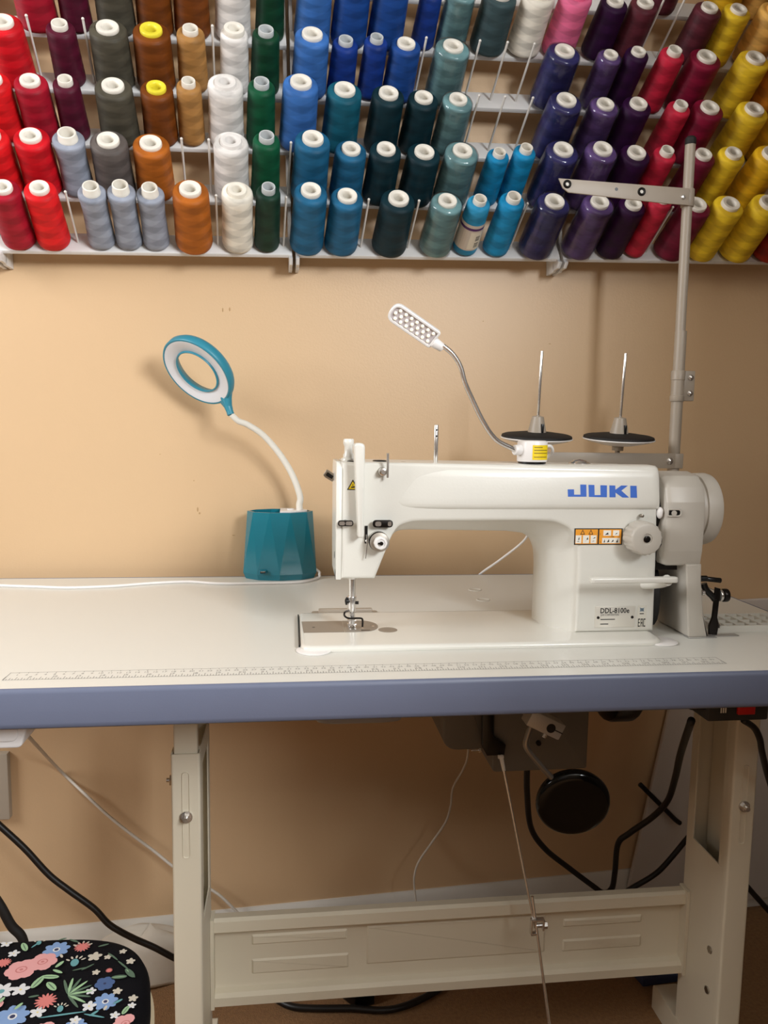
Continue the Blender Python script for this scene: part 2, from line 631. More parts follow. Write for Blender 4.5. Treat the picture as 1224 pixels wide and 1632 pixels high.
# stand: each leg is a telescoping frame of two posts
def stand_leg(X0, X1, side):
    Yf, Yb = 20.0, 32.0
    zt, zs = -4.0, (-16.4 if side < 0 else -9.2)
    g = MB()
    t = 0.18
    inner = X1 if side < 0 else X0
    # outer sleeve: a deep channel with a tall window cut in its inner side
    zw0, zw1 = zs - 2.6, (-42.0 if side < 0 else -38.0)
    g.rings([[p + Vector((0, 0, z)) for p in inset([Vector((p.x, p.y, 0)) for p in rounded([(X0, Yf), (X1, Yf), (X1, Yf + 1.8), (X0, Yf + 1.8)], [0.4, 0.4, 0.05, 0.05])], EZ, 0)] for z in (zs - 0.02, -74.0)], False, False)
    rim = [Vector((p.x, p.y, zs)) for p in rounded([(X0, Yf), (X1, Yf), (X1, Yf + 1.8), (X0, Yf + 1.8)], [0.4, 0.4, 0.05, 0.05])]
    g.rings([rim, [p + Vector((0, 0, 0.01)) for p in inset(rim, EZ, 0.2)], [p - Vector((0, 0, 3)) for p in inset(rim, EZ, 0.2)]], False, False)
    xa, xb = (inner - 0.19, inner + 0.01) if side < 0 else (inner - 0.01, inner + 0.19)
    oa, ob = (X0, X0 + 0.2) if side < 0 else (X1 - 0.2, X1)
    g.box((oa, Yf + 1.0, -74), (ob, Yb, zs))
    g.box((X0, Yb - 0.2, -74), (X1, Yb, zs))
    g.box((xa, Yf + 1.0, zw1), (xb, Yb, -74))
    g.box((xa, Yf + 1.0, zw0), (xb, Yb, zs))
    g.box((xa, Yb - 1.9, zw1), (xb, Yb, zw0))
    g.box((xa + 0.02, Yf + 1.0, zw1), (xb - 0.02, Yf + 2.4, zw0))
    # foot box running front to back
    ft = rounded([(Yf - 22, -76.0), (Yf - 22, -71.8), (Yb + 8, -71.2), (Yb + 8, -76.0)], [0.1, 1.2, 1.2, 0.1])
    g.prism([Vector((X0 - 0.15, p.x, p.y)) for p in ft], (X1 - X0 + 0.3, 0, 0))
    leg = obj('leg', g, M_leg, tbl)
    # inner telescoping tube
    q = MB()
    fn = [Vector((p.x, p.y, 0)) for p in rounded([(X0 + 0.34, Yf + 0.34), (X1 - 0.34, Yf + 0.34), (X1 - 0.34, Yf + 1.9), (X0 + 0.34, Yf + 1.9)], 0.35)]
    q.rings([[p + Vector((0, 0, z)) for p in fn] for z in (zt - 0.3, -40)], True, True)
    q.box((X0 + 0.3 if side < 0 else X1 - 0.5, Yf + 1.5, -40), (X0 + 0.5 if side < 0 else X1 - 0.3, Yb - 0.4, zt - 0.3))
    q.box((X0 + 0.2, Yf - 3, zt - 0.35), (X1 - 0.2, Yb + 8, zt - 0.05))
    obj('inner_tube', q, M_leg, leg)
    # slot pressed around the clamp bolt, dark inside
    xc = (X0 + X1) / 2
    zb = -25.3 if side < 0 else -27.5
    s = MB()
    sl = rounded([(xc - 0.52, zb + 6.4), (xc + 0.52, zb + 6.4), (xc + 0.52, zb - 6.0), (xc - 0.52, zb - 6.0)], 0.5)
    rr = [Vector((p.x, Yf - 0.01, p.y)) for p in sl]
    ri = inset(rr, EY, 0.14)
    s.rings([[p + Vector((0, -0.03, 0)) for p in inset(rr, EY, 0.0)], [p + Vector((0, -0.12, 0)) for p in inset(rr, EY, 0.05)], ri], False, False)
    obj('adjusting_slot', s, M_leg, leg)
    b = MB()
    b.cyl((xc + 0.05, Yf, zb), (xc + 0.05, Yf - 0.25, zb), 0.85, seg=24)
    b.cyl((xc + 0.05, Yf - 0.2, zb), (xc + 0.05, Yf - 0.8, zb), 0.62, 0.58, seg=6)
    b.cyl((xc + 0.05, Yf - 0.8, zb), (xc + 0.05, Yf - 1.15, zb), 0.34, seg=14)
    obj('bolt', b, M_chrome, leg)
    if side < 0:
        b = MB()
        b.cyl((X0, Yf + 2.2, -21), (X0 - 0.45, Yf + 2.2, -21), 0.75, seg=6)
        b.cyl((X0 - 0.4, Yf + 2.2, -21), (X0 - 0.9, Yf + 2.2, -21), 0.3, seg=12)
        obj('bolt', b, M_chrome, leg)
    else:
        for zz in (-52.6, -59.4):
            b = MB().cyl((X0, Yf + 3, zz), (X0 - 0.25, Yf + 3, zz), 0.6, seg=6)
            obj('bolt', b, M_steel, leg)


stand_leg(25.4, 29.3, -1)
stand_leg(106.8, 110.6, 1)
# pressed-steel cross beam
mb = MB()
YB = 30.0
sec = [(0, -46.6), (-1.4, -46.5), (-1.9, -46.9), (-1.9, -48.6), (-1.4, -49.1), (-0.5, -49.3), (-0.3, -49.8), (-0.3, -58.2), (-0.5, -58.7), (-1.4, -59.0), (-1.9, -59.5), (-1.9, -60.9), (-1.6, -60.9),
       (-1.5, -59.7), (0, -58.6), (0, -49.6)]
sec = [(YB + 1.9 + a, z - 0.0) for a, z in sec]
mb.rings([[Vector((x, y, z - 0.9)) for y, z in sec] for x in (29.4, 106.7)])
beam = obj('cross_beam', mb, M_leg, tbl, sharp=25)
yf = YB + 1.9 - 0.3
for xa, xb, za, zb_ in ((35.5, 50.5, -51.2, -52.9), (35.5, 50.8, -55.3, -57.8), (86, 99.5, -51.9, -53.3), (86, 99.6, -55.5, -57.6), (53.6, 83, -50.9, -57.5)):
    mb = MB()
    rr = [Vector((p.x, yf - 0.005, p.y)) for p in rounded([(xa, za), (xb, za), (xb, zb_), (xa, zb_)], 0.3)]
    sunk = 0.22 if xb - xa < 20 else 0.16
    mb.rings([rr, [p + Vector((0, -sunk, 0)) for p in inset(rr, EY, 0.28)]], False, True)
    obj('pressed_panel', mb, M_leg, beam, sharp=12)
for xa, xb in ((29.35, 29.9), (106.2, 106.75)):
    obj('beam_end', MB().box((xa, YB - 0.4, -62), (xb, YB + 2.2, -47.2)), M_leg, beam)

# ------------------------------------------------------------------ sewing machine
sm = thing('sewing_machine', 'cream white industrial lockstitch sewing machine set in the table top', 'sewing machine', (70, 20, 0))
ZB = 0.75                                            # bed surface
bed = rounded([(42.7, 11.2), (90.5, 11.2), (90.5, 29.0), (42.7, 29.0)], [1.8, 2.4, 0.6, 0.6], 7)
mb = MB()
bp_ = [Vector((p.x, p.y, 0)) for p in bed]
rs = [[p + Vector((0, 0, 0.02)) for p in inset(bp_, EZ, 0.05)]]
for s in range(6):
    t = s / 5 * PI / 2
    rs.append([p + Vector((0, 0, ZB - 0.5 + 0.5 * math.sin(t))) for p in inset(bp_, EZ, 0.6 * (1 - math.cos(t)))])
mb.rings(rs)
obj('bed', mb, M_cast, sm, sharp=50)
obj('bed_gap', MB().box((42.5, 12.9, 0.015), (42.69, 28.8, 0.5)), M_black, sm)


def P15(px, py, Y=16.0):
    p = at(px, py, Y=Y)
    return Vector((p.x, p.z))


# outline of the casting (X, Z): front edge loop and the loop at mid depth, same number of points
Yf, Ym, Yb = 15.6, 20.2, 25.0
A = [(47.85, 8.35), (52.35, 8.35), (54.55, 14.1), (55.4, 15.3), (57.2, 15.85), (72, 15.95), (76.2, 15.85), (78.4, 14.9), (79.5, 13.0), (79.65, 10), (79.65, 0.7),
     (90.9, 0.7), (90.75, 10), (90.4, 21.3), (90.0, 22.6), (88.6, 23.1), (72, 23.3), (47.85, 23.55)]
B = [(48.1, 8.45), (52.5, 8.45), (55.0, 13.6), (56.0, 14.1), (57.6, 14.2), (71, 14.0), (73.6, 13.7), (75.4, 12.6), (76.1, 11.0), (76.3, 9), (76.3, 0.7),
     (90.9, 0.7), (90.75, 10), (90.4, 21.4), (90.0, 22.7), (88.6, 23.2), (72, 23.4), (48.1, 23.55)]


def loop(pts, Y, d=0.0):
    q = []
    for i, p in enumerate(pts):
        q.append(Vector((p[0], Y, p[1])))
    q = inset(q, EY, d) if d else q
    return q


def densify(pts, rad):
    return [(p.x, p.y) for p in rounded(pts, rad, 3)]


RA = [0, 0, 0.8, 0.8, 0.8, 0, 1.4, 1.4, 1.2, 1, 0, 0, 0, 0.8, 0.8, 0.8, 0, 0]


def densify2(pts):
    out_ = []
    n = len(pts)
    for i in range(n):
        if RA[i] == 0:
            out_.append(pts[i])
            continue
        a, b, c2 = Vector(pts[i - 1]), Vector(pts[i]), Vector(pts[(i + 1) % n])
        for s in range(4):
            t = s / 3
            w = 0.33
            p, q = b + (a - b) * w, b + (c2 - b) * w
            lim = min(1.2, RA[i] * 1.5)
            if (a - b).length * w > lim:
                p = b + (a - b).normalized() * lim
            if (c2 - b).length * w > lim:
                q = b + (c2 - b).normalized() * lim
            r = p * (1 - t) ** 2 + b * 2 * t * (1 - t) + q * t * t
            out_.append((r.x, r.y))
    return out_


A2, B2 = densify2(A), densify2(B)


def mixl(t):
    return [(a[0] * (1 - t) + b[0] * t, a[1] * (1 - t) + b[1] * t) for a, b in zip(A2, B2)]


mb = MB()
rs = []
for s in range(5):
    t = s / 4 * PI / 2
    rs.append(loop(A2, Yf + 0.55 * (1 - math.sin(t)) * 0 + 0.55 * (1 - math.cos(t)), 0.55 * (1 - math.sin(t))))
for t, y in ((0.12, 16.6), (0.5, 18.0), (0.82, 19.2), (1.0, 20.4), (1.0, 24.0)):
    rs.append(loop(mixl(t), y))
for s in range(1, 5):
    t = s / 4 * PI / 2
    rs.append(loop(B2, 24.0 + 0.9 * math.sin(t), 0.9 * (1 - math.cos(t))))
mb.rings(rs)
casing = obj('casing', mb, M_cast, sm, sharp=42)
# the proud upper cover of the arm with its crease
mb = MB()
sec = [(18.5, 23.42), (16.6, 23.36), (15.95, 23.1), (15.6, 22.6), (15.42, 21.7), (15.24, 19.0), (15.2, 18.3), (15.28, 17.9), (15.45, 17.62), (15.75, 17.45), (18.5, 17.4)]
cx = (18.5, 20.5)
rs = []
for x, k in ((54.6, 0.86), (56.5, 0.93), (59.0, 0.98), (62, 1.0), (89.6, 1.0), (90.2, 0.985), (90.55, 0.95), (90.75, 0.88)):
    rs.append([Vector((x + (1.1 * (z - 17.4) / 6.0 if x < 60 else -0.05 * (z - 17.4)), cx[0] + (y - cx[0]) * k, cx[1] + (z - cx[1]) * (0.8 + 0.2 * k))) for y, z in sec])
mb.rings(rs)
obj('arm_cover', mb, M_cast, casing, sharp=50)
# face plate at the left end
mb = MB()
pl = [Vector((47.25, y, z)) for y, z in ((15.75, 8.3), (15.6, 12), (15.6, 22.6), (16.4, 23.5), (24.2, 23.5), (25.0, 22.6), (25.0, 12), (24.0, 8.5))]
mb.prism(pl, (0.72, 0, 0), 0.12)
fp = obj('face_plate', mb, M_cast, sm, sharp=50)
mb = MB()
for px, py, r, rz in ((533, 884, 0.22, 0.5), (534, 915, 0.28, 0.75)):
    p = at(px, py, X=47.23)
    mb.lathe([(1, 0), (1, 0.05), (0, 0.06)], (47.27, p.y, p.z), (-1, 0, 0), 16, ell=(rz, r * 2))
obj('oil_hole', mb, M_black, fp)
# warning triangle
mb = MB()
o = Vector((48.6, Yf - 0.02, 19.95))
mb.cur = 0
mb.poly([o + Vector((0, 0, 0)), o + Vector((1.5, 0, 0)), o + Vector((0.75, 0, 1.35))])
mb.cur = 1
q = [o + Vector((0.2, -0.01, 0.12)), o + Vector((1.3, -0.01, 0.12)), o + Vector((0.75, -0.01, 1.1))]
mb.poly(q)
mb.cur = 0
mb.poly([o + Vector((0.5, -0.02, 0.25)), o + Vector((1.0, -0.02, 0.3)), o + Vector((1.05, -0.02, 0.5)), o + Vector((0.55, -0.02, 0.42))])
mb.poly([o + Vector((0.68, -0.02, 0.55)), o + Vector((0.8, -0.02, 0.55)), o + Vector((0.74, -0.02, 0.85))])
obj('warning_triangle', mb, [M_blk, M_yel], sm, smooth=False, label='yellow and black triangular warning sticker')
# take-up lever guard
mb = MB()
gp = [P15(x, y, 14.0) for x, y in ((563.8, 706), (581.5, 706), (580.5, 780), (579.5, 857), (570, 857), (568, 800))]
gp = rounded([(p.x, p.y) for p in gp], [0.5, 0.6, 0.1, 0.45, 0.6, 0.1], 5)
mb.prism([Vector((p.x, 13.5, p.y)) for p in gp], (0, 2.3, 0), 0.28)
obj('take_up_guard', mb, M_cast, sm, sharp=50)
# white knurled pressure regulator
mb = MB()
x, y, z = 48.95, 18.2, 23.4
mb.lathe([(0.95, 0), (0.98, 0.35), (0.9, 0.5), (0.72, 0.55), (0.7, 0.9), (0.56, 1.2), (0.55, 2.0), (0.62, 2.15), (0.70, 2.4), (0.70, 2.85), (0.6, 3.0), (0, 3.0)], (x, y, z), seg=24)
obj('pressure_regulator', mb, M_cast, sm)
obj('oil_plug', MB().lathe([(0.55, 0), (0.55, 0.15), (0.4, 0.2), (0, 0.2)], (49.2, 16.6, 23.45), seg=20), M_black, sm)
# thread hook at the back left
mb = MB()
p1, p2 = at(519, 754, Y=22), at(533, 763, Y=22)
d = (p2 - p1)
nn = d.cross(EY).normalized()
q = [p1 - d * 0.1 + nn * 0.5, p1 + nn * 0.55 + d * 0.2, p2 + nn * 0.5, p2 - nn * 0.5, p1 - nn * 0.55 + d * 0.2, p1 - d * 0.1 - nn * 0.4]
qq = [Vector((v.x, 22, v.z)) for v in q]
mb.prism(qq, (0, 0.35, 0), 0.1)
mb.cur = 1
mb.prism(inset(qq, EY, 0.28), (0, -0.02, 0))
obj('thread_hook', mb, [M_steel, M_black], sm)


def eyelet_plate(pxs, y, name='thread_guide', holes=()):
    g = MB()
    (x0_, y0_), (x1_, y1_) = pxs
    a, b = at(x0_, y0_, Y=y), at(x1_, y1_, Y=y)
    zc, h = (a.z + b.z) / 2, abs(a.z - b.z) / 2
    pr = rounded([(a.x, zc - h), (b.x, zc - h), (b.x, zc + h), (a.x, zc + h)], h * 0.98, 6)
    g.prism([Vector((v.x, y, v.y)) for v in pr], (0, 0.35, 0), 0.12)
    g.cur = 1
    for t0, t1 in holes:
        xa_, xb_ = a.x + (b.x - a.x) * t0, a.x + (b.x - a.x) * t1
        hh = h * 0.62
        pr = rounded([(xa_, zc - hh), (xb_, zc - hh), (xb_, zc + hh), (xa_, zc + hh)], hh * 0.9, 5)
        g.prism([Vector((v.x, y - 0.03, v.y)) for v in pr], (0, 0.03, 0))
    g.cur = 0
    g.cyl(((a.x + b.x) / 2, y + 0.3, zc), ((a.x + b.x) / 2, 15.8, zc), 0.35)
    return obj(name, g, [M_dark, M_chrome], sm)


eyelet_plate(((538.5, 839), (563.5, 829.5)), 14.6, holes=((0.08, 0.45), (0.5, 0.92)))
eyelet_plate(((594, 841), (626.5, 829)), 14.6, holes=((0.12, 0.42), (0.74, 0.93)))
# pre-tension post and cap
mb = MB()
p = at(610, 752, Y=15.2)
mb.cyl((p.x, 15.6, p.z), (p.x, 14.7, p.z), 0.62, 0.5, 20, 0.1)
mb.cyl((p.x, 14.75, p.z), (p.x, 14.3, p.z), 0.3)
mb.tube([(p.x + 0.55, 14.6, p.z - 0.7), (p.x + 0.55, 14.5, p.z + 0.6), (p.x + 0.52, 14.5, p.z + 2.4)], 0.16, 10)
obj('pretension', mb, M_chrome, sm)
p = at(605, 738.5, Y=18.5)
obj('oil_plug', MB().lathe([(0.95, 0), (0.95, 0.12), (0.8, 0.22), (0, 0.2)], (p.x, 18.5, 23.45), seg=22), M_black, sm)
p = at(642, 738.5, Y=18.5)
obj('oil_plug', MB().lathe([(0.4, 0), (0.4, 0.06), (0, 0.08)], (p.x, 18.5, 23.42), seg=16), M_dark, sm)
# thread tension assembly
p = at(607, 866, Y=13.0)
x, z = p.x, p.z
mb = MB()
mb.cyl((x - 0.1, 15.7, z), (x - 0.05, 14.6, z), 1.25, 1.2, 28, 0.1)
mb.cur = 1
mb.lathe([(1.28, 0), (1.3, 0.08), (1.05, 0.3), (0.8, 0.35)], (x - 0.08, 14.6, z), (0, -1, 0), 28)
mb.cur = 0
mb.cur = 2
mb.lathe([(0.8, 0.3), (0.95, 0.45), (1.24, 0.55), (1.26, 0.68), (1.1, 0.78), (0.6, 0.8)], (x - 0.05, 14.55, z), (0, -1, 0), 28)
tens = obj('tension_discs', mb, [M_chrome, M_dark, M_plate], sm)
mb = MB()
mb.lathe([(0.5, 0.0), (0.8, 0.05), (0.84, 0.2), (0.82, 0.9), (0.74, 1.0), (0.55, 1.02), (0.5, 0.9), (0, 0.9)], (x, 13.9, z), (0, -1, 0), 32, wob=lambda t, h: 0.015 * math.cos(t * 24))
obj('tension_nut', mb, M_wht, tens)
mb = MB().cyl((x + 0.05, 13.1, z), (x + 0.05, 12.7, z), 0.24)
mb.box((x - 0.36, 12.85, z - 0.12), (x + 0.15, 12.98, z + 0.1))
obj('tension_screw', mb, M_dark, tens)
# slot with take-up spring
mb = MB()
a, b = at(581, 866, Y=15.55), at(586, 838, Y=15.55)
mb.box((a.x, 15.5, a.z), (b.x, 15.62, b.z))
obj('lever_slot', mb, M_black, sm)
mb = MB()
p1, p2, p3 = at(584, 852, Y=15), at(585, 868, Y=15), at(582.5, 890, Y=15)
mb.tube([p1, p2, p3], 0.07, 8)
mb.sphere(at(584.5, 862, Y=15), 0.2)
obj('check_spring', mb, M_chrome, sm)
# presser bar, needle bar and foot
xb = 49.75
YN = 20.1
mb = MB()
mb.cyl((xb, YN, 8.8), (xb, YN, 7.5), 0.62, seg=20, bev=0.06)
mb.cyl((xb, YN, 7.6), (xb, YN, 4.3), 0.47)
mb.cyl((xb - 0.02, YN, 5.1), (xb - 0.02, YN, 3.0), 0.62, 0.55, bev=0.05)
pb = obj('presser_bar', mb, M_chrome, sm)
mb = MB().cyl((xb + 0.55, YN - 0.5, 8.3), (xb + 1.35, YN - 0.6, 8.0), 0.16)
mb.box((xb + 0.5, YN - 0.7, 7.7), (xb + 1.2, YN - 0.3, 8.5), 0.06)
obj('bar_clamp', mb, M_steel, pb)
mb = MB().cyl((xb - 0.3, YN - 0.2, 4.5), (xb - 0.85, YN - 0.25, 4.5), 0.32)
mb.tube([(xb - 0.65, YN - 0.3, 5.0), (xb - 0.85, YN - 0.3, 4.6), (xb - 0.75, YN - 0.3, 4.0)], 0.14, 8)
mb.cyl((xb + 0.4, YN - 0.2, 4.25), (xb + 0.9, YN - 0.25, 4.25), 0.22)
obj('clamp_screw', mb, M_black, pb)
mb = MB().tube([(xb - 1.0, YN - 0.3, 2.95), (xb - 1.05, YN - 0.75, 2.6), (xb - 0.5, YN - 1.0, 2.3), (xb + 0.6, YN - 1.05, 2.3), (xb + 1.25, YN - 1.05, 2.25), (xb + 1.4, YN - 1.0, 1.9), (xb + 1.38, YN - 1.0, 1.1)], 0.13, 8)
mb.tube([(xb - 1.0, YN - 0.3, 2.95), (xb - 0.6, YN - 0.2, 3.1), (xb, YN - 0.1, 3.05)], 0.12, 8)
obj('finger_guard', mb, M_dark, pb)
mb = MB()
mb.cyl((xb, YN - 0.2, 3.2), (xb, YN - 0.2, 0.9), 0.12)
mb.cyl((xb, YN - 0.2, 2.9), (xb, YN - 0.2, 1.2), 0.36, 0.5)
mb.box((xb - 0.6, YN - 0.6, 1.75), (xb + 0.6, YN + 0.2, 1.95), 0.05)
mb.box((xb - 0.62, YN - 0.7, 1.2), (xb + 0.62, YN + 0.3, 1.4), 0.05)
for sx in (-0.52, 0.2):
    mb.box((xb + sx, YN - 1.5, ZB + 0.08), (xb + sx + 0.32, YN + 0.9, ZB + 0.22), 0.04)
    mb.box((xb + sx, YN - 0.35, ZB + 0.1), (xb + sx + 0.3, YN + 0.25, 1.3), 0.03)
obj('presser_foot', mb, M_chrome, pb)
# slide plate, throat plate, cover plugs
zt = ZB + 0.012
mb = MB()
y0, y1 = 17.7, 23.6
mb.prism([Vector((43.2, y0, zt)), Vector((48.62, y0, zt)), Vector((48.62, y1, zt)), Vector((43.0, y1, zt))], (0, 0, 0.03))
sp = obj('slide_plate', mb, M_plate, sm)
obj('finger_hole', MB().lathe([(0.22, 0), (0, 0.012)], (44.6, 20.4, zt + 0.031), seg=14, ell=(1, 1)), M_black, sp)
mb = MB()
pr = [(48.68, y0 - 0.1), (50.5, y0)]
for k in range(13):
    t = -PI / 2 + PI * k / 12
    pr.append((51.1 + 2.3 * math.cos(t), (y0 + y1) / 2 + (y1 - y0) / 2 * math.sin(t)))
pr += [(48.68, y1)]
mb.prism([Vector((a, b, zt)) for a, b in pr], (0, 0, 0.05), 0.02, 2)
tp = obj('throat_plate', mb, M_plate, sm)
for sx, sy in ((51.2, 19.3), (52.7, 20.4), (50.3, 22.6)):
    obj('screw', MB().lathe([(0.25, 0), (0.22, 0.03), (0, 0.03)], (sx, sy, zt + 0.05), seg=12), M_chrome, tp)
mb = MB().box((50.9, 18.15, zt + 0.05), (52.1, 18.55, zt + 0.06))
obj('feed_slot', mb, M_black, tp)
p = at(618, 1004, Z=ZB)
obj('cover_plug', MB().lathe([(1.3, 0), (1.3, 0.03), (1.2, 0.05), (0.35, 0.05), (0.3, 0.03), (0, 0.03)], (p.x, p.y, ZB), seg=28), M_plate, sm)
# cushions under the bed corners, hinge plate behind it
for cxx, cyy in ((44.4, 12.0), (90.5, 12.9)):
    mb = MB().lathe([(2.2, 0.0), (2.25, 0.12), (2.05, 0.22), (0.0, 0.22)], (cxx, cyy, 0.02), seg=32)
    obj('corner_cushion', mb, M_wht, sm)
mb = MB()
pr = rounded([(44.6, 29.3), (54.5, 29.3), (54.5, 31.8), (44.6, 31.8)], 0.6)
mb.prism([Vector((v.x, v.y, 0.02)) for v in pr], (0, 0, 0.25), 0.1)
mb.box((45.6, 29.7, 0.2), (53.6, 30.6, 0.98), 0.15)
obj('hinge', mb, M_standg, sm)
# stitch-length dial
p = at(1033, 860, Y=12.4)
x, z = p.x, p.z
mb = MB()
mb.lathe([(1.6, 0), (2.05, 0.02), (2.2, 0.12), (2.15, 2.4), (2.02, 2.62), (1.85, 2.68), (0.75, 2.68), (0.7, 2.55), (0, 2.55)], (x, 15.3, z), (0, -1, 0), 72, wob=lambda t, h: (0.05 * (1 if math.cos(t * 18) > 0 else -1) if 0.1 < h < 2.5 else 0))
dial = obj('stitch_dial', mb, M_castg, sm, sharp=50)
mb = MB().lathe([(0.46, 0), (0.46, 0.1), (0.4, 0.14), (0, 0.14)], (x, 12.75, z), (0, -1, 0), 20)
mb.box((x - 0.06, 12.58, z - 0.36), (x + 0.06, 12.62, z + 0.36))
obj('dial_screw', mb, M_dark, dial)
p = at(1023, 822, Y=15)
obj('stop_pin', MB().cyl((p.x, 15.4, p.z), (p.x, 14.75, p.z), 0.24, seg=14, bev=0.06), M_steel, sm)
# reverse lever
mb = MB()
a, b = at(942, 931, Y=11.6), at(1082, 920.5, Y=11.6)
pr = rounded([(a.x, 11.4), (b.x, 11.4), (b.x, 12.6), (a.x, 12.6)], [0.5, 0.6, 0.6, 0.5], 5)
mb.prism([Vector((v.x, v.y, a.z + 0.05)) for v in pr], (0, 0, 0.74), 0.2)
rl = obj('reverse_lever', mb, M_cast, sm, sharp=50)
mb = MB()
mb.tube([(b.x - 1.2, 12.2, a.z + 0.3), (b.x - 1.6, 13.8, a.z - 0.4), (b.x - 2.8, 16.0, a.z - 1.0), (b.x - 3.4, 17.5, a.z - 1.0)], lambda t: 0.75 - 0.1 * t, 12)
mb.cyl((b.x - 3.6, 17.4, a.z - 1.1), (b.x - 2.2, 17.4, a.z - 1.1), 1.3, seg=20, bev=0.2)
obj('lever_arm', mb, M_cast, rl)
# maker's name on the arm: block letters
mb = MB()
o0 = Vector((0, 14.93, 0))


def q15(px, py):
    v = at(px, py, Y=15.3)
    return Vector((v.x, 15.3, v.z))


def letters(polys):
    for pl_ in polys:
        mb.poly([q15(880 + a * 270 / 1224, 740 + b * 270 / 1224) for a, b in pl_])


letters([[(112, 181), (158, 181), (158, 219), (204, 219), (204, 146), (248, 147), (247, 234), (113, 234)],          # J
         [(263, 148), (306, 149), (306, 222), (349, 222), (349, 151), (397, 152), (394, 238), (264, 235)],             # U
         [(414, 152), (457, 153), (457, 238), (413, 238)], [(457, 184), (500, 153), (548, 154), (500, 190), (555, 240), (506, 240), (457, 204)],   # K
         [(565, 155), (611, 156), (612, 242), (564, 241)]])
for v in mb.bm.verts:                                # lay the print on the sloping cover
    v.co.y = 15.42 - (21.7 - v.co.z) * (0.18 / 2.7) - 0.02 if v.co.z > 19 else 15.21
obj('brand_lettering', mb, M_blue, sm, smooth=False, label='blue JUKI block letters')
# orange instruction sticker
mb = MB()
u, v_ = EX, EZ
a = at(914.5, 868.5, Y=15.58)
b = at(992.5, 842, Y=15.58)
o = Vector((a.x, 15.56, a.z))
w_, h_ = b.x - a.x, b.z - a.z
for (c_, off, r_) in [(0, 0.0, (0, 0, 1, 1)), (1, 0.006, (0.025, 0.06, 0.485, 0.94)), (1, 0.006, (0.515, 0.06, 0.975, 0.94)),
                      (2, 0.012, (0.03, 0.1, 0.15, 0.58)), (2, 0.012, (0.18, 0.1, 0.31, 0.58)), (2, 0.012, (0.34, 0.1, 0.46, 0.58)),
                      (2, 0.012, (0.58, 0.1, 0.95, 0.42)), (2, 0.012, (0.6, 0.55, 0.76, 0.88)), (2, 0.012, (0.8, 0.55, 0.93, 0.88))]:
    mb.cur = c_
    rect(mb, o - EY * off, u, v_, r_[0] * w_, r_[1] * h_, r_[2] * w_, r_[3] * h_)
mb.cur = 0
for tx in (0.17, 0.34):
    mb.poly([o + Vector((w_ * (tx - 0.05), -0.014, h_ * 0.63)), o + Vector((w_ * (tx + 0.05), -0.014, h_ * 0.63)), o + Vector((w_ * tx, -0.014, h_ * 0.93))])
    mb.cur = 1
    mb.poly([o + Vector((w_ * (tx - 0.03), -0.018, h_ * 0.67)), o + Vector((w_ * (tx + 0.03), -0.018, h_ * 0.67)), o + Vector((w_ * tx, -0.018, h_ * 0.85))])
    mb.cur = 0
for k, (fx, fy, fw, fh) in enumerate([(0.05, 0.2, 0.06, 0.05), (0.08, 0.3, 0.03, 0.2), (0.2, 0.2, 0.06, 0.06), (0.25, 0.32, 0.04, 0.16), (0.36, 0.2, 0.06, 0.06), (0.38, 0.36, 0.06, 0.12),
                                      (0.61, 0.15, 0.03, 0.2), (0.68, 0.15, 0.05, 0.2), (0.77, 0.15, 0.05, 0.18), (0.87, 0.15, 0.04, 0.2), (0.63, 0.6, 0.08, 0.16), (0.84, 0.62, 0.05, 0.12), (0.7, 0.47, 0.14, 0.04)]):
    mb.poly([o + Vector((fx * w_, -0.018, fy * h_)), o + Vector(((fx + fw) * w_, -0.018, (fy + 0.03 * (k % 3)) * h_)), o + Vector(((fx + fw * 0.8) * w_, -0.018, (fy + fh) * h_))])
put_text(mb, '1', 0.35, o + Vector((w_ * 0.53, -0.018, h_ * 0.6)), u, v_)
put_text(mb, '2', 0.35, o + Vector((w_ * 0.53, -0.018, h_ * 0.13)), u, v_)
obj('instruction_sticker', mb, [M_blk, M_org, M_paper], sm, smooth=False, label='orange and white pictogram sticker')
# rating plate
a = at(947, 1000, Y=15.58)
b = at(1012.5, 965.5, Y=15.58)
mb = MB()
o = Vector((a.x, 15.56, a.z))
w_, h_ = b.x - a.x, b.z - a.z
mb.box((a.x, 15.5, a.z), (b.x, 15.6, b.z), 0.02)
plate = obj('rating_plate', mb, mat('satin_plate', '#e2ded4', 0.28, 0.25), sm)
mb = MB()
o = Vector((a.x, 15.49, a.z))
put_text(mb, 'DDL-8100e', 1.0, o + Vector((w_ * 0.13, 0, h_ * 0.68)), EX, EZ, width=w_ * 0.72, bold=0.02)
put_text(mb, 'JUKI CORPORATION', 0.4, o + Vector((w_ * 0.14, 0, h_ * 0.55)), EX, EZ, width=w_ * 0.45)
for fy, fw in ((0.36, 0.36), (0.14, 0.2)):
    rect(mb, o + Vector((w_ * 0.14, 0, h_ * fy)), EX, EZ, 0, 0, w_ * fw, 0.12)
obj('plate_lettering', mb, M_blk, plate, smooth=False)
for fx in (0.08, 0.93):
    obj('rivet', MB().lathe([(0.2, 0), (0.18, 0.08), (0, 0.12)], (a.x + w_ * fx, 15.5, a.z + h_ * 0.47), (0, -1, 0), 14), M_dark, plate)
a = at(1014.5, 1001, Y=15.58)
b = at(1030.5, 965, Y=15.58)
mb = MB()
o = Vector((a.x, 15.575, a.z))
w_, h_ = b.x - a.x, b.z - a.z
rect(mb, o, EX, EZ, 0, 0, w_, h_)
mb.cur = 1
o = o - EY * 0.01
st = 0.07
lw = w_ * 0.24


def bars(x, spec):
    for r in spec:
        rect(mb, o + Vector((x, 0, h_ * 0.06)), EX, EZ, r[0] * lw, r[1] * h_ * 0.36, r[2] * lw, r[3] * h_ * 0.36)


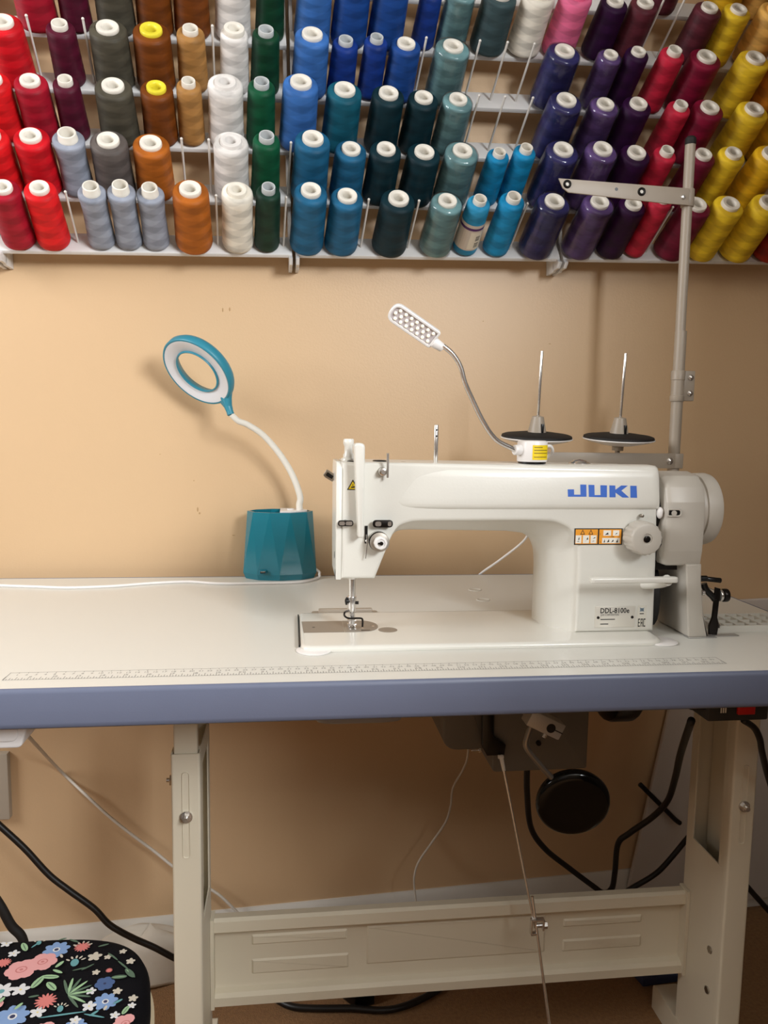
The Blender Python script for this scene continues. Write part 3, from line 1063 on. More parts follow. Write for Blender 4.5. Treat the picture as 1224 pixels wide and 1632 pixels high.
bars(w_ * 0.12, [(0, 0, 0.3, 1), (0.3, 0, 1, 0.14), (0.3, 0.43, 0.9, 0.57), (0.3, 0.86, 1, 1)])
bars(w_ * 0.42, [(0, 0, 0.28, 1), (0.72, 0, 1, 1), (0.28, 0.86, 0.72, 1), (0.28, 0.4, 0.72, 0.54)])
bars(w_ * 0.72, [(0, 0, 0.3, 1), (0.3, 0, 1, 0.14), (0.3, 0.86, 1, 1)])
mb.cur = 2
cx_, cz_ = w_ * 0.5, h_ * 0.82
for sg in (-1, 1):
    mb.poly([o + Vector((cx_ - 0.32 * sg - 0.05, 0, cz_ - 0.3)), o + Vector((cx_ - 0.32 * sg + 0.05, 0, cz_ - 0.3)), o + Vector((cx_ + 0.32 * sg + 0.05, 0, cz_ + 0.3)), o + Vector((cx_ + 0.32 * sg - 0.05, 0, cz_ + 0.3))])
rect(mb, o, EX, EZ, cx_ - 0.28, cz_ - 0.25, cx_ + 0.28, cz_ + 0.22)
mb.cur = 1
rect(mb, o, EX, EZ, cx_ - 0.3, cz_ - 0.62, cx_ + 0.3, cz_ - 0.5)
obj('conformity_sticker', mb, [mat('sticker_silver', '#d8d4c8', 0.4), M_blk, mat('grey_print', '#8fa0ae', 0.6)], sm, smooth=False, label='EAC conformity sticker')
# oil sight window and pin on top
p = at(923, 745, Y=19.5)
mb = MB()
mb.lathe([(1.5, 0), (1.5, 0.12), (1.3, 0.28), (1.1, 0.28), (0.9, 0.5), (0, 0.68)], (p.x, 19.5, 23.35), seg=28)
obj('oil_sight', mb, M_chrome, sm)
p = at(694, 740, Y=19)
mb = MB().cyl((p.x, 19, 23.3), (p.x, 19, 28.4), 0.3, seg=14, bev=0.1)
pin = obj('thread_pin', mb, M_chrome, sm)
mb = MB()
for zz in (26.9, 27.7):
    mb.cyl((p.x - 0.02, 18.72, zz), (p.x - 0.02, 18.66, zz), 0.13, seg=10)
obj('pin_hole', mb, M_black, pin)
# pulley, belt cover and hand wheel at the right end
mb = MB()
g0 = [(15.0, 9.9), (14.6, 12), (14.5, 15), (14.6, 18.6), (15.3, 20.6), (16.8, 22.0), (19.5, 22.5), (23, 22.0), (25, 20), (25.8, 17), (25.5, 12), (25.2, 9.9)]
g0 = rounded([(y, z) for y, z in g0], 0.5, 3)
xs = [(91.3, 0.5), (91.5, 0.18), (92.0, 0.0), (96.4, 0.0), (96.65, 0.1)]
mb.rings([[Vector((x, v.x, v.y)) for v in [Vector((q.y, q.z)) for q in inset([Vector((0, w2.x, w2.y)) for w2 in g0], EX, d)]] for x, d in xs])
pr = [(94.35, 10.2), (96.6, 10.2), (96.7, 8.0), (97.2, 4.0), (98.2, 0.05), (95.3, 0.05), (94.9, 4.0)]
lay = []
for Y, dx in ((14.5, 0), (14.45, 0), (25.0, 0)):
    lay.append([Vector((a, Y if b > 2 else Y - 0.0, b)) for a, b in pr])
mb.prism([Vector((a, 14.45, b)) for a, b in rounded([Vector(q) for q in pr], [0, 0, 1, 1, 0.1, 0.5, 1], 4)], (0, 9.5, 0), 0.25)
cover = obj('belt_cover', mb, M_castg, sm, sharp=45)
mb = MB()
a, b = at(1064, 823, Y=14.45), at(1086, 811.5, Y=14.45)
zc, h = (a.z + b.z) / 2, (b.z - a.z) / 2
pr = rounded([(a.x, zc - h), (b.x, zc - h), (b.x, zc + h), (a.x, zc + h)], [0.25, h * .95, h * .95, 0.25], 6)
rr = [Vector((v.x, 14.44, v.y)) for v in pr]
mb.rings([inset(rr, EY, -0.12), [q + Vector((0, -0.1, 0)) for q in inset(rr, EY, -0.03)], [q + Vector((0, -0.08, 0)) for q in inset(rr, EY, 0.12)], inset(rr, EY, 0.16)], False, False)
mb.cur = 1
mb.prism([q + Vector((0, -0.02, 0)) for q in inset(rr, EY, 0.15)], (0, 0.02, 0))
mb.cur = 0
mb.cyl((a.x + 0.85, 14.42, zc - 0.05), (a.x + 0.85, 14.3, zc - 0.05), h * 0.75, seg=16)
obj('cover_window', mb, [M_castg, M_black], cover)
mb = MB().box((95.2, 14.2, 0.02), (99.3, 15.6, 0.16), 0.04)
obj('cover_foot', mb, M_alu, cover)
mb = MB()
mb.lathe([(0, 0), (4.6, 0), (4.9, 0.15), (4.95, 0.5), (4.7, 0.62), (4.7, 0.75), (5.0, 0.85), (5.05, 2.4), (4.9, 2.9), (4.3, 3.15), (2.0, 3.3), (0, 3.3)], (96.6, 19.7, 17.2), (1, 0, 0), 48)
obj('hand_wheel', mb, M_castg, sm, sharp=50)
mb = MB()
mb.cyl((90.7, 19.7, 17.0), (91.8, 19.7, 17.0), 3.4, seg=32, bev=0.2)
mb.cyl((91.0, 16.4, 13.2), (91.6, 16.4, 13.2), 0.9, seg=20, bev=0.2)
mb.lathe([(0.0, 0), (1.0, 0.02), (4.0, 0.1), (4.4, 0.2), (4.4, 0.9), (4.1, 1.1), (3.6, 1.0), (3.4, 0.5), (0, 0.4)], (92.2, 21.0, 4.75), (1, -0.28, 0), 40)
mb.box((91.3, 17.0, 9.0), (95.5, 24.5, 11.8))
pul = obj('pulley', mb, M_blackm, sm)
for k in range(7):
    t = PI * 0.72 + k * 0.3
    mb = MB().cyl((91.9, 20.95 - 0.0 + 3.6 * math.cos(t) * 0.96, 4.6 + 3.6 * math.sin(t)), (92.1, 20.9 + 3.6 * math.cos(t) * 0.96, 4.6 + 3.6 * math.sin(t)), 0.3, seg=12)
    obj('spoke_hole', mb, M_steel, pul)
p = at(1046, 817, Y=15.8)
obj('shaft_cap', MB().sphere((p.x + 0.4, 15.6, p.z), 0.8, (0.55, 0.6, 1)), M_wht, sm)
# bobbin winder beside the cover
bw = thing('bobbin_winder', 'black and chrome bobbin winder with a round thumb wheel beside the belt cover', 'bobbin winder', (99, 16, 0))
mb = MB()
mb.prism([Vector((99.0, 15.6, 0.02)), Vector((100.0, 15.4, 0.02)), Vector((100.2, 15.4, 1.6)), Vector((99.9, 15.4, 2.6)), Vector((100.1, 15.4, 6.6)), Vector((99.4, 15.4, 6.8)), Vector((99.2, 15.4, 2.6)), Vector((98.8, 15.4, 1.4))], (0, 0.4, 0), 0.05)
obj('bracket', mb, M_dark, bw)
mb = MB().cyl((97.3, 16.2, 7.9), (98.4, 16.2, 7.9), 0.42, seg=16)
mb.cyl((98.3, 16.2, 7.85), (100.5, 16.2, 7.6), 0.34, 0.36, 16, 0.1)
mb.tube([(98.0, 16.2, 7.2), (98.4, 16.1, 6.3), (99.2, 15.9, 5.5), (99.6, 15.8, 5.0)], 0.45, 10)
obj('spindle', mb, M_black, bw)
mb = MB().cyl((100.1, 15.8, 5.6), (100.5, 15.8, 5.6), 0.85, seg=20, bev=0.1)
mb.cyl((97.5, 15.7, 6.0), (97.9, 15.7, 6.0), 0.35)
mb.cyl((100.1, 15.3, 1.4), (100.25, 15.3, 1.4), 0.3)
obj('tension_disc', mb, M_chrome, bw)
mb = MB().cyl((100.6, 15.8, 5.6), (101.4, 15.8, 5.6), 0.92, seg=24, bev=0.15)
obj('thumb_wheel', mb, M_dark, bw)
mb = MB().box((98.6, 14.9, 0.02), (103.0, 16.1, 0.12), 0.03)
obj('base_plate', mb, M_alu, bw)
# moulded parts tray set on the table at the right
tr = thing('parts_tray', 'off-white plastic bobbin tray of small square compartments on the table right end', 'tray', (108, 20, 0))
mb = MB()
x0, x1, y0, y1 = 100.6, 113.6, 17.0, 24.2
hh = 0.9
pr = [Vector((v.x, v.y, 0.01)) for v in rounded([(x0, y0), (x1, y0), (x1, y1), (x0, y1)], 0.9)]
mb.rings([pr, [p + Vector((0, 0, hh)) for p in inset(pr, EZ, 0.1)], [p + Vector((0, 0, hh)) for p in inset(pr, EZ, 0.35)], [p + Vector((0, 0, 0.1)) for p in inset(pr, EZ, 0.4)]], True, True)
tray = obj('tray_shell', mb, M_lam, tr)
for k in range(1, 7):
    xx = x0 + (x1 - x0) * k / 7
    obj('divider', MB().box((xx - 0.09, y0 + 0.3, 0.05), (xx + 0.09, y1 - 0.3, hh - 0.05)), M_lam, tray)
for k in range(1, 4):
    yy = y0 + (y1 - y0) * k / 4
    obj('divider', MB().box((x0 + 0.3, yy - 0.09, 0.05), (x1 - 0.3, yy + 0.09, hh - 0.05)), M_lam, tray)

# ------------------------------------------------------------------ gooseneck work light on the machine arm
yl = 18.3
a = at(853, 741, Y=yl - 2)
xl = a.x + 0.15
led = thing('gooseneck_lamp', 'white magnetic LED gooseneck lamp with yellow label on the machine arm', 'lamp', (xl, yl, 23.4))
zb = 23.47
mb = MB().lathe([(1.95, 0.22), (2.0, 0.3), (2.0, 2.75), (1.9, 2.95), (1.7, 3.02), (0, 3.05)], (xl, yl, zb), seg=40)
mb.cur = 1
mb.lathe([(1.85, 0), (1.85, 0.25), (1.9, 0.25)], (xl, yl, zb), seg=40)
base = obj('lamp_base', mb, [M_wht, M_black], led)
mb = MB()
mb.cyl((xl - 1.8, yl - 0.6, zb + 1.75), (xl - 2.75, yl - 0.9, zb + 1.75), 0.72, 0.68, 20, 0.12)
obj('neck_socket', mb, M_wht, base)
# curved label on the drum
mb = MB()
for (c_, rad, t0, t1, z0, z1) in [(0, 2.012, -1.85, -0.35, 0.5, 2.45)] + [(1, 2.02, -1.75, -1.75 + w_, z_, z_ + 0.1) for z_, w_ in ((2.1, 0.6), (1.72, 1.15), (1.34, 1.2), (0.82, 1.1))]:
    mb.cur = c_
    n = 10
    for k in range(n):
        ta, tb = t0 + (t1 - t0) * k / n, t0 + (t1 - t0) * (k + 1) / n
        mb.poly([Vector((xl + rad * math.cos(t), yl + rad * math.sin(t), zb + z)) for t, z in ((ta, z0), (tb, z0), (tb, z1), (ta, z1))])
obj('lamp_label', mb, [M_yel, mat('brown_print', '#7a6416', 0.6)], base, label='yellow printed sticker')
neck = [(832, 718), (815, 714), (790, 700), (770, 672), (752, 635), (741, 610), (734, 585), (722, 565), (706, 551)]
ys = [17.4, 17.2, 16.8, 16.2, 15.8, 15.4, 15.2, 15.0, 14.8]
npt = [at(x, y, Y=Y) for (x, y), Y in zip(neck, ys)]
npt[0] = Vector((xl - 2.7, yl - 0.9, zb + 1.75))
mb = MB().tube(npt, 0.32, 12)
obj('neck', mb, M_chrome, led)
# lamp head
H0, H1 = at(703, 550, Y=14.6), at(626.5, 497, Y=13.6)
ux = (H1 - H0).normalized()
view = (CAM_C - (H0 + H1) / 2).normalized()
nz = (view - ux * view.dot(ux)).normalized()
nz = (nz + Vector((0, 0, -0.45))).normalized()
nz = (nz - ux * nz.dot(ux)).normalized()
uy = nz.cross(ux)
HL = (H1 - H0).length + 0.4
org = H0
FR = Matrix((ux, uy, nz)).transposed()


def hd(x, y, z):
    return org + ux * x + uy * y + nz * z


hw = 1.28
shape = rounded([(0.9, -hw), (HL, -hw), (HL, hw), (0.9, hw)], [0.35, 1.2, 1.2, 0.35], 6)
pl = [hd(p.x, p.y, 0) for p in shape]
mb = MB()
rs = [[p - nz * 0.9 for p in inset(pl, nz, 0.35)], [p - nz * 0.7 for p in inset(pl, nz, 0.05)], [p - nz * 0.1 for p in pl], [p for p in inset(pl, nz, 0.1)], [p for p in inset(pl, nz, 0.3)], [p - nz * 0.25 for p in inset(pl, nz, 0.34)]]
mb.rings(rs)
head = obj('lamp_head', mb, M_wht, led)
obj('neck_collar', MB().cyl(hd(-0.5, 0.35, -0.4), hd(1.0, 0.35, -0.4), 0.55, 0.7, 16, 0.1), M_wht, head)
mb = MB().prism([p - nz * 0.24 for p in inset(pl, nz, 0.36)], nz * 0.03)
obj('reflector', mb, mat('lamp_reflector', '#c4bcbf', 0.3), head)
M_led = mat('led_lens', '#f2efe2', 0.15, emit=('#fff3d0', 0.35))
lm = None
for i in range(7):
    for j in range(3):
        bx, by = 1.65 + i * (HL - 2.6) / 6.2 + (0.35 if j == 1 else 0), (j - 1) * 0.6
        mb = MB().sphere(hd(bx, by, -0.16), 0.22, u=10, v=6)
        if lm is None:
            o = obj('led', mb, M_led, head)
            lm, l0 = o.data, hd(bx, by, 0)
        else:
            mb.bm.free()
            o = bpy.data.objects.new('led', lm)
            COL.objects.link(o)
            o.parent = head
            o.location = (hd(bx, by, 0) - l0) * 0.01
cable = [(xl + 1.9, yl, zb + 2.3), (xl + 2.7, yl + 0.4, zb + 2.25), (xl + 3.3, yl + 1.4, zb + 1.5), (xl + 3.4, yl + 4, zb + 0.6), (xl + 3.8, yl + 7.2, zb + 0.45), (xl + 5.0, 28.5, 21.5), (xl + 7.5, 31, 17), (xl + 10.0, 38, 14.5), (xl + 9.5, 46, 13)]
p1, p2 = at(838, 858, Y=52), at(800, 890, Y=57)
p3 = at(765, 915, Y=60.7)
cable += [p1, p2, p3, (p3.x - 0.8, 61.5, -2), (p3.x - 1, 61.8, -8)]
mb = MB().tube(cable, 0.22, 8)
obj('power_cable', mb, M_wht, led)

# ------------------------------------------------------------------ teal ring desk lamp
lx, ly = 39.55, 59.7
dl = thing('desk_lamp', 'teal faceted desk lamp with a white bendable neck and ring-shaped head', 'lamp', (lx, ly, 0))
mb = MB()
n = 10
ax0, ay0, ax1, ay1 = 7.0, 4.2, 5.95, 3.6
bot0 = [Vector((lx + ax0 * 0.93 * math.cos(2 * PI * (k + 0.5) / n), ly + ay0 * 0.93 * math.sin(2 * PI * (k + 0.5) / n), 0.02)) for k in range(n)]
bot = [Vector((lx + ax0 * math.cos(2 * PI * (k + 0.5) / n), ly + ay0 * math.sin(2 * PI * (k + 0.5) / n), 1.1)) for k in range(n)]
top = [Vector((lx + ax1 * math.cos(2 * PI * k / n), ly + ay1 * math.sin(2 * PI * k / n), 12.3)) for k in range(n)]
bm = mb.bm
V0, V1, V2 = ([bm.verts.new(p) for p in q] for q in (bot0, bot, top))
ti = [bm.verts.new(Vector((lx + (p.x - lx) * 0.93, ly + (p.y - ly) * 0.93, 12.3))) for p in top]
td = [bm.verts.new(Vector((lx + (p.x - lx) * 0.9, ly + (p.y - ly) * 0.9, 3))) for p in top]
for k in range(n):
    j = (k + 1) % n
    bm.faces.new((V0[k], V0[j], V1[j], V1[k]))
    bm.faces.new((V1[k], V2[j], V2[k]))
    bm.faces.new((V1[k], V1[j], V2[j]))
    bm.faces.new((V2[k], V2[j], ti[j], ti[k]))
    bm.faces.new((ti[k], ti[j], td[j], td[k]))
bm.faces.new(V0[::-1])
bm.faces.new(td)
pot = obj('lamp_pot', mb, M_teal, dl, sharp=4)
a = at(419, 911.5, Y=55.7)
fr = MB().box((a.x - 0.6, 55.35, a.z - 0.3), (a.x + 0.6, 55.9, a.z + 0.3), 0.05)
fr.cur = 1
fr.box((a.x - 0.48, 55.33, a.z - 0.2), (a.x + 0.48, 55.4, a.z + 0.2))
fr.cur = 2
fr.box((a.x - 0.4, 55.3, a.z + 0.02), (a.x + 0.4, 55.36, a.z + 0.12))
obj('usb_port', fr, [M_tealm, M_black, M_chrome], pot)
mb = MB()
g = [(lx + 5.0 * math.cos(t), ly + 3.1 * math.sin(t)) for t in [PI * k / 9 - PI / 2 for k in range(10)]]
mb.prism([Vector((x + (0.0), y, 12.2)) for x, y in g], (0, 0, 0.3), 0.08)
e = Vector((lx + 3.55, ly - 0.2, 12.5))
mb.cyl(e + Vector((-1.7, 0, 0)), e + Vector((-1.7, 0, 0.25)), 0.6)
obj('pot_lid', mb, M_wht, pot)
npx = [(478, 790), (466, 757), (446, 724), (420, 694), (395, 677), (380, 671), (368, 660)]
yy = [59.3, 58.9, 58.2, 57.2, 56.2, 55.6, 55.0]
npt = [e, e + Vector((-0.05, 0, 1.0))] + [at(x, y, Y=Y) for (x, y), Y in zip(npx, yy)]
obj('neck', MB().tube(npt, lambda t: 0.62 - 0.1 * t, 14), mat('white_silicone', '#e6e2d8', 0.5), dl)
# ring head
RC = at(312.5, 594.5, Y=54.0)
view = (CAM_C - RC).normalized()
rgt = CAM_R[0]
upv = -CAM_R[1]
ia = math.radians(-43)                               # direction of the long axis in the picture
maj = (rgt * math.cos(ia) + upv * math.sin(ia))
minr = (rgt * math.sin(-ia) + upv * math.cos(ia))    # points up and to the right
maj = (maj - view * maj.dot(view)).normalized()
minr = (minr - view * minr.dot(view) - maj * minr.dot(maj)).normalized()
th = math.radians(54)
nrm = (view * math.cos(th) - minr * math.sin(th)).normalized()
sec2 = nrm.cross(maj).normalized()
R0, R1 = 6.75, 3.9                                     # outer and inner radius


def ringpt(r, t, h):
    return RC + maj * (r * math.cos(t)) + sec2 * (r * math.sin(t)) + nrm * h


prof = [(R1, -0.15), (R1 - 0.03, -0.45), (R1 + 0.15, -0.8), (R1 + 0.9, -1.9), (R1 + 1.3, -2.15), (R0 - 1.0, -2.15), (R0 - 0.35, -1.85), (R0, -1.2), (R0, -0.25), (R0 - 0.15, 0.0), (R0 - 0.4, 0.02), (R0 - 0.5, -0.12), (R1 + 0.35, -0.5), (R1 + 0.15, -0.1)]
mb = MB()
seg = 64
rs = [[ringpt(r, 2 * PI * k / seg, h) for r, h in prof] for k in range(seg)]
mb.rings(rs + [rs[0]], False, False)
tail_end = at(368, 661, Y=55.0)
tl_t = math.atan2((tail_end - RC).dot(sec2), (tail_end - RC).dot(maj))
tl0 = ringpt(R0 - 0.9, tl_t, -1.1)
mid = tl0 + (tail_end - tl0) * 0.45
mb.tube([tl0, mid, tail_end + (mid - tail_end) * 0.35, tail_end], lambda t: max(0.62, 0.95 - 0.5 * t), 16)
fl_ = [ringpt(R0 - 0.75, tl_t + a_, -1.1) for a_ in (-0.3, -0.15, 0, 0.15, 0.3)]
for a_ in (0, 1, 2, 3, 4):
    mb.tube([fl_[a_], fl_[a_] + (mid - fl_[a_]) * 0.55, mid + (tail_end - mid) * 0.25], 0.7, 12)
hd_ = obj('ring_head', mb, M_tealm, dl, sharp=60)
mb = MB()
prof2 = [(R1 + 0.12, -0.5), (R1 + 0.2, -0.42), (R0 - 0.5, 0.0), (R0 - 0.42, -0.06)]
rs = [[ringpt(r, 2 * PI * k / seg, h) for r, h in prof2] for k in range(seg)]
mb.rings(rs + [rs[0]], False, False, closed=False)
obj('diffuser', mb, M_diff, hd_, label='pale frosted ring diffuser, unlit')
# its cable runs along the back of the table
cab = [at(505, 909, Y=58.2), at(509, 915, Y=57.3)]
cab[0] = Vector((lx + 6.5, ly - 0.8, 1.6))
for x, y in ((507, 921), (480, 927.5), (420, 929.5), (350, 930), (300, 927), (240, 929.5), (180, 934), (110, 936.5), (60, 935), (0, 933), (-60, 930)):
    p = at(x, y, Z=0.24)
    p.y = min(p.y, 59.4)
    cab.append(p)
cab.insert(1, Vector((lx + 7.2, ly - 1.6, 1.1)))
obj('power_cable', MB().tube(cab, 0.23, 8), M_wht, dl)

# ------------------------------------------------------------------ thread stand
YS = 42.0
st = thing('thread_stand', 'grey steel thread stand with two black padded spool holders behind the machine', 'thread stand', (105.9, YS, 0))
mb = MB().cyl((105.95, YS, 0.02), (105.95, YS, 44.5), 0.95, seg=24)
mb.cyl((105.95, YS, 0.0), (105.95, YS, 0.9), 2.0, seg=6)
obj('pole', mb, M_standg, st)
mb = MB().cyl((105.85, YS, 38), (105.75, YS, 74.2), 0.82, seg=24)
obj('upper_pole', mb, M_standg, st)
mb = MB().lathe([(0.86, 0), (0.9, 0.1), (0.86, 1.0), (0.6, 1.3), (0, 1.35)], (105.75, YS, 74.1), seg=20)
obj('pole_cap', mb, M_blackm, st)
mb = MB()
z0, z1 = at(1086, 640, Y=YS).z, at(1086, 591, Y=YS).z
pr = [(1.12, 0), (1.16, 0.1), (1.16, 0.9), (1.06, 1.0), (1.06, z1 - z0 - 1.6), (1.16, z1 - z0 - 1.5), (1.16, z1 - z0 - 0.1), (1.1, z1 - z0)]
mb.lathe(pr, (105.9, YS, z0), seg=24, cap=True)
mb.box((106.5, YS - 0.45, z0 + 0.1), (108.7, YS + 0.1, z1), 0.12)
mb.box((106.5, YS + 0.15, z0 + 0.1), (108.7, YS + 0.65, z1), 0.12)
cl = obj('coupling', mb, M_standg, st)
for fz in (0.27, 0.78):
    zc = z0 + (z1 - z0) * fz
    mb = MB().lathe([(0.5, 0), (0.48, 0.15), (0.3, 0.32), (0, 0.36)], (107.9, YS - 0.45, zc), (0, -1, 0), 16)
    obj('screw', mb, M_chrome, cl)
# lower arm with the spool pins
zt_, zb_ = 24.2, 21.7
mb = MB().box((79.0, YS - 1.15, zb_), (106.8, YS - 0.85, zt_), 0.06)
mb.lathe([(1.1, 0), (1.14, 0.1), (1.14, zt_ - zb_ - 0.1), (1.1, zt_ - zb_)], (105.95, YS, zb_), seg=24, cap=True)
mb.box((105.6, YS - 1.2, zb_), (107.1, YS - 0.2, zt_), 0.15)
arm = obj('spool_arm', mb, M_standg, st)
p = at(1068, 735, Y=YS - 1.3)
obj('screw', MB().lathe([(0.6, 0), (0.58, 0.15), (0.35, 0.36), (0, 0.4)], (p.x, YS - 1.15, p.z), (0, -1, 0), 18), M_chrome, arm)


def tip(mb, c, deg=5.0):
    M_ = Matrix.Translation(c) @ Matrix.Rotation(math.radians(deg), 4, 'X') @ Matrix.Translation(-Vector(c))
    for v in mb.bm.verts:
        v.co = M_ @ v.co
    return mb


for px in (854.5, 985):
    p = at(px, 700, Y=YS)
    x = p.x
    h = MB().lathe([(0, 24.6), (0.95, 24.6), (0.95, 25.9), (1.3, 26.0), (1.3, 26.9), (0.6, 27.0)], (x, YS, 0), seg=24)
    h.cyl((x, YS, 23.8), (x, YS, 24.6), 0.45, seg=6)
    h.cyl((x, YS - 1.0, 23.9), (x, YS, 23.9), 0.4)
    hold = obj('spool_holder', tip(h, (x, YS, 24.6)), M_standg, st)
    g = MB().lathe([(0.95, 25.35), (2.5, 25.5), (5.2, 26.15), (5.9, 26.45), (5.88, 26.6), (0.9, 26.5)], (x, YS, 0), seg=48)
    obj('spool_plate', tip(g, (x, YS, 24.6)), M_wht, hold)
    g = MB().lathe([(0.9, 26.45), (5.6, 26.5), (5.78, 26.62), (5.7, 26.95), (5.3, 27.1), (3.0, 27.4), (0.9, 27.5)], (x, YS, 0), seg=48)
    obj('pad', tip(g, (x, YS, 24.6)), M_blackm, hold)
    g = MB().lathe([(1.55, 26.9), (1.5, 27.6), (1.1, 29.3), (0.95, 30.0), (0.4, 30.15), (0.25, 30.15)], (x, YS, 0), seg=28)
    cone = obj('cone_center', tip(g, (x, YS, 24.6)), M_standg, hold)
    for dx in (-1.1, 0.25):
        g = MB()
        xx = x + dx
        dd = 1.5 if dx > 0 else 1.1
        g.box((xx - 0.02, YS - dd, 27.3), (xx + 0.42, YS - dd + 0.5, 28.9), 0.03)
        obj('slot', tip(g, (x, YS, 24.6)), M_black, cone) if dx > 0 else g.bm.free()
    obj('spool_pin', tip(MB().cyl((x, YS, 29.8), (x - 0.02, YS, 40.6), 0.24, seg=12, bev=0.08), (x, YS, 24.6)), M_chrome, hold)
# thread guide arm at the top
ya = YS - 1.2
pts = [at(x, y, Y=ya) for x, y in ((890.5, 284), (1098, 300), (1098, 327), (1060, 324), (906, 306.5), (897, 299))]
mb = MB().prism([Vector((p.x, ya, p.z)) for p in pts], (0, 0.3, 0), 0.06)
mb.lathe([(1.0, 0), (1.05, 0.1), (1.05, 2.7), (1.0, 2.8)], (105.78, YS, pts[2].z), seg=24, cap=True)
ga = obj('guide_arm', mb, M_standg, st)
for px, py in ((904, 293.5), (1022.5, 305.5)):
    p = at(px, py, Y=ya)
    mb = MB().lathe([(0.28, 0), (0.3, 0.12), (0.5, 0.18), (0.66, 0.1), (0.68, 0)], (p.x, ya, p.z), (0, -1, 0), 20)
    mb.cur = 1
    mb.lathe([(0, 0.02), (0.29, 0.02)], (p.x, ya, p.z), (0, -1, 0), 16)
    obj('eyelet', mb, [M_black, M_paper], ga)
p = at(982.5, 301.5, Y=ya)
obj('thread_hole', MB().lathe([(0, 0.01), (0.27, 0.01), (0.27, 0)], (p.x, ya, p.z), (0, -1, 0), 16), M_black, ga)
p = at(1088.5, 314, Y=ya)
obj('screw', MB().lathe([(0.42, 0), (0.4, 0.12), (0.25, 0.28), (0, 0.3)], (p.x, ya, p.z), (0, -1, 0), 16), M_chrome, ga)

# ------------------------------------------------------------------ under the table
mo = thing('clutch_motor', 'dark grey electric motor bolted under the table behind the knee pad', 'motor', (80, 35, -4))
mb = MB()
a = at(770, 1195, Y=33)
b = at(706, 1190, Y=33)
sec = rounded([(b.x, -4.1), (a.x + 0.5, -4.1), (a.x + 0.5, a.z), (b.x, a.z)], [0.3, 0.3, 0.3, 2.6], 6)
mb.prism([Vector((v.x, 33, v.y)) for v in sec], (0, 13, 0), 0.5)
obj('motor_end', mb, M_motor, mo)
mb = MB()
a = at(790, 1229, Y=31)
b = at(935, 1225, Y=31)
sec = rounded([(a.x - 0.6, -4.1), (b.x, -4.1), (b.x, b.z), (a.x - 0.6, b.z)], [0.3, 0.3, 0.4, 0.8], 5)
mb.prism([Vector((v.x, 31, v.y)) for v in sec], (0, 16, 0), 0.25)
body = obj('motor_body', mb, M_motor, mo)
p = at(858, 1184, Y=30.9)
obj('bolt', MB().cyl((p.x, 31, p.z), (p.x, 30.6, p.z), 0.4, seg=10), M_dark, body)
mb = MB()
a, b = at(772, 1150, Y=30), at(783, 1205, Y=30)
mb.prism([Vector((a.x - 0.4, 30, -5)), Vector((a.x + 1.3, 30, -5)), Vector((a.x + 1.6, 30, b.z + 3.2)), Vector((a.x + 3.6, 30, b.z + 1.6)), Vector((a.x + 3.4, 30, b.z)), Vector((a.x + 0.6, 30, b.z)), Vector((a.x - 0.2, 30, b.z + 1.5))], (0, 1.2, 0), 0.2)
lv = obj('clutch_lever', mb, M_black, mo)
mb = MB().cyl((a.x - 0.6, 30.3, b.z + 0.9), (a.x - 1.9, 30.3, b.z + 0.9), 0.14, seg=8)
mb.cyl((a.x - 0.7, 30.3, b.z + 0.9), (a.x - 0.4, 30.3, b.z + 0.9), 0.4, seg=6)
obj('bolt', mb, M_chrome, lv)
a, b = at(952, 1147, Y=36), at(1003, 1148, Y=36)
mb = MB()
mb.cyl((b.x - 4.6, 37, (b.z - 4.6) / 2), (b.x - 0.2, 37, (b.z - 4.6) / 2), abs(b.z + 4.6) / 2, seg=28, bev=0.7)
mb.cyl((b.x - 6.0, 37, (b.z - 4.6) / 2), (b.x - 4.6, 37, (b.z - 4.6) / 2), abs(b.z + 4.6) * 0.36, seg=24, bev=0.2)
obj('motor_pulley', mb, M_black, mo)
# treadle rod
tr_ = thing('treadle_rod', 'thin steel treadle rod with a clamp joint hanging from the motor lever', 'rod', (77, 28, -40))
r0, r1, r2 = at(799, 1207, Y=29.6), at(846, 1445, Y=26.0), at(872, 1640, Y=22.5)
fl = r1 + (r2 - r1) * 1.75
mb = MB().cyl(r0 + (r1 - r0) * 0.03, r1 + (r1 - r0) * 0.14, 0.19, seg=10)
obj('upper_rod', mb, M_chrome, tr_)
off = Vector((0.42, -0.1, 0))
d2 = (fl - r1).normalized()
mb = MB().cyl(r1 + off - d2 * 1.6, fl + off, 0.23, seg=10)
obj('lower_rod', mb, M_chrome, tr_)
mb = MB()
mb.sphere(r0, 0.42)
mb.cyl(r0 - Vector((0.5, 0, -0.1)), r0 + Vector((0.3, 0, 0.1)), 0.3)
mb.cyl(r0, r0 + (r1 - r0).normalized() * 2.1, 0.34, 0.26)
obj('ball_joint', mb, M_paper, tr_)
c0 = r1 + (r2 - r1) * 0.16
mb = MB()
mb.box((c0.x - 0.4, c0.y - 0.5, c0.z - 1.3), (c0.x + 0.5, c0.y + 0.3, c0.z - 0.95), 0.05)
mb.box((c0.x - 0.4, c0.y - 0.5, c0.z + 0.95), (c0.x + 1.6, c0.y + 0.3, c0.z + 1.25), 0.05)
mb.box((c0.x + 1.35, c0.y - 0.5, c0.z - 0.6), (c0.x + 1.65, c0.y + 0.3, c0.z + 1.2), 0.05)
mb.box((c0.x - 0.5, c0.y - 0.5, c0.z - 1.3), (c0.x - 0.25, c0.y + 0.3, c0.z + 1.25), 0.05)
mb.cyl((c0.x + 0.4, c0.y - 0.1, c0.z + 0.1), (c0.x + 2.0, c0.y - 0.1, c0.z + 0.1), 0.35, seg=12)
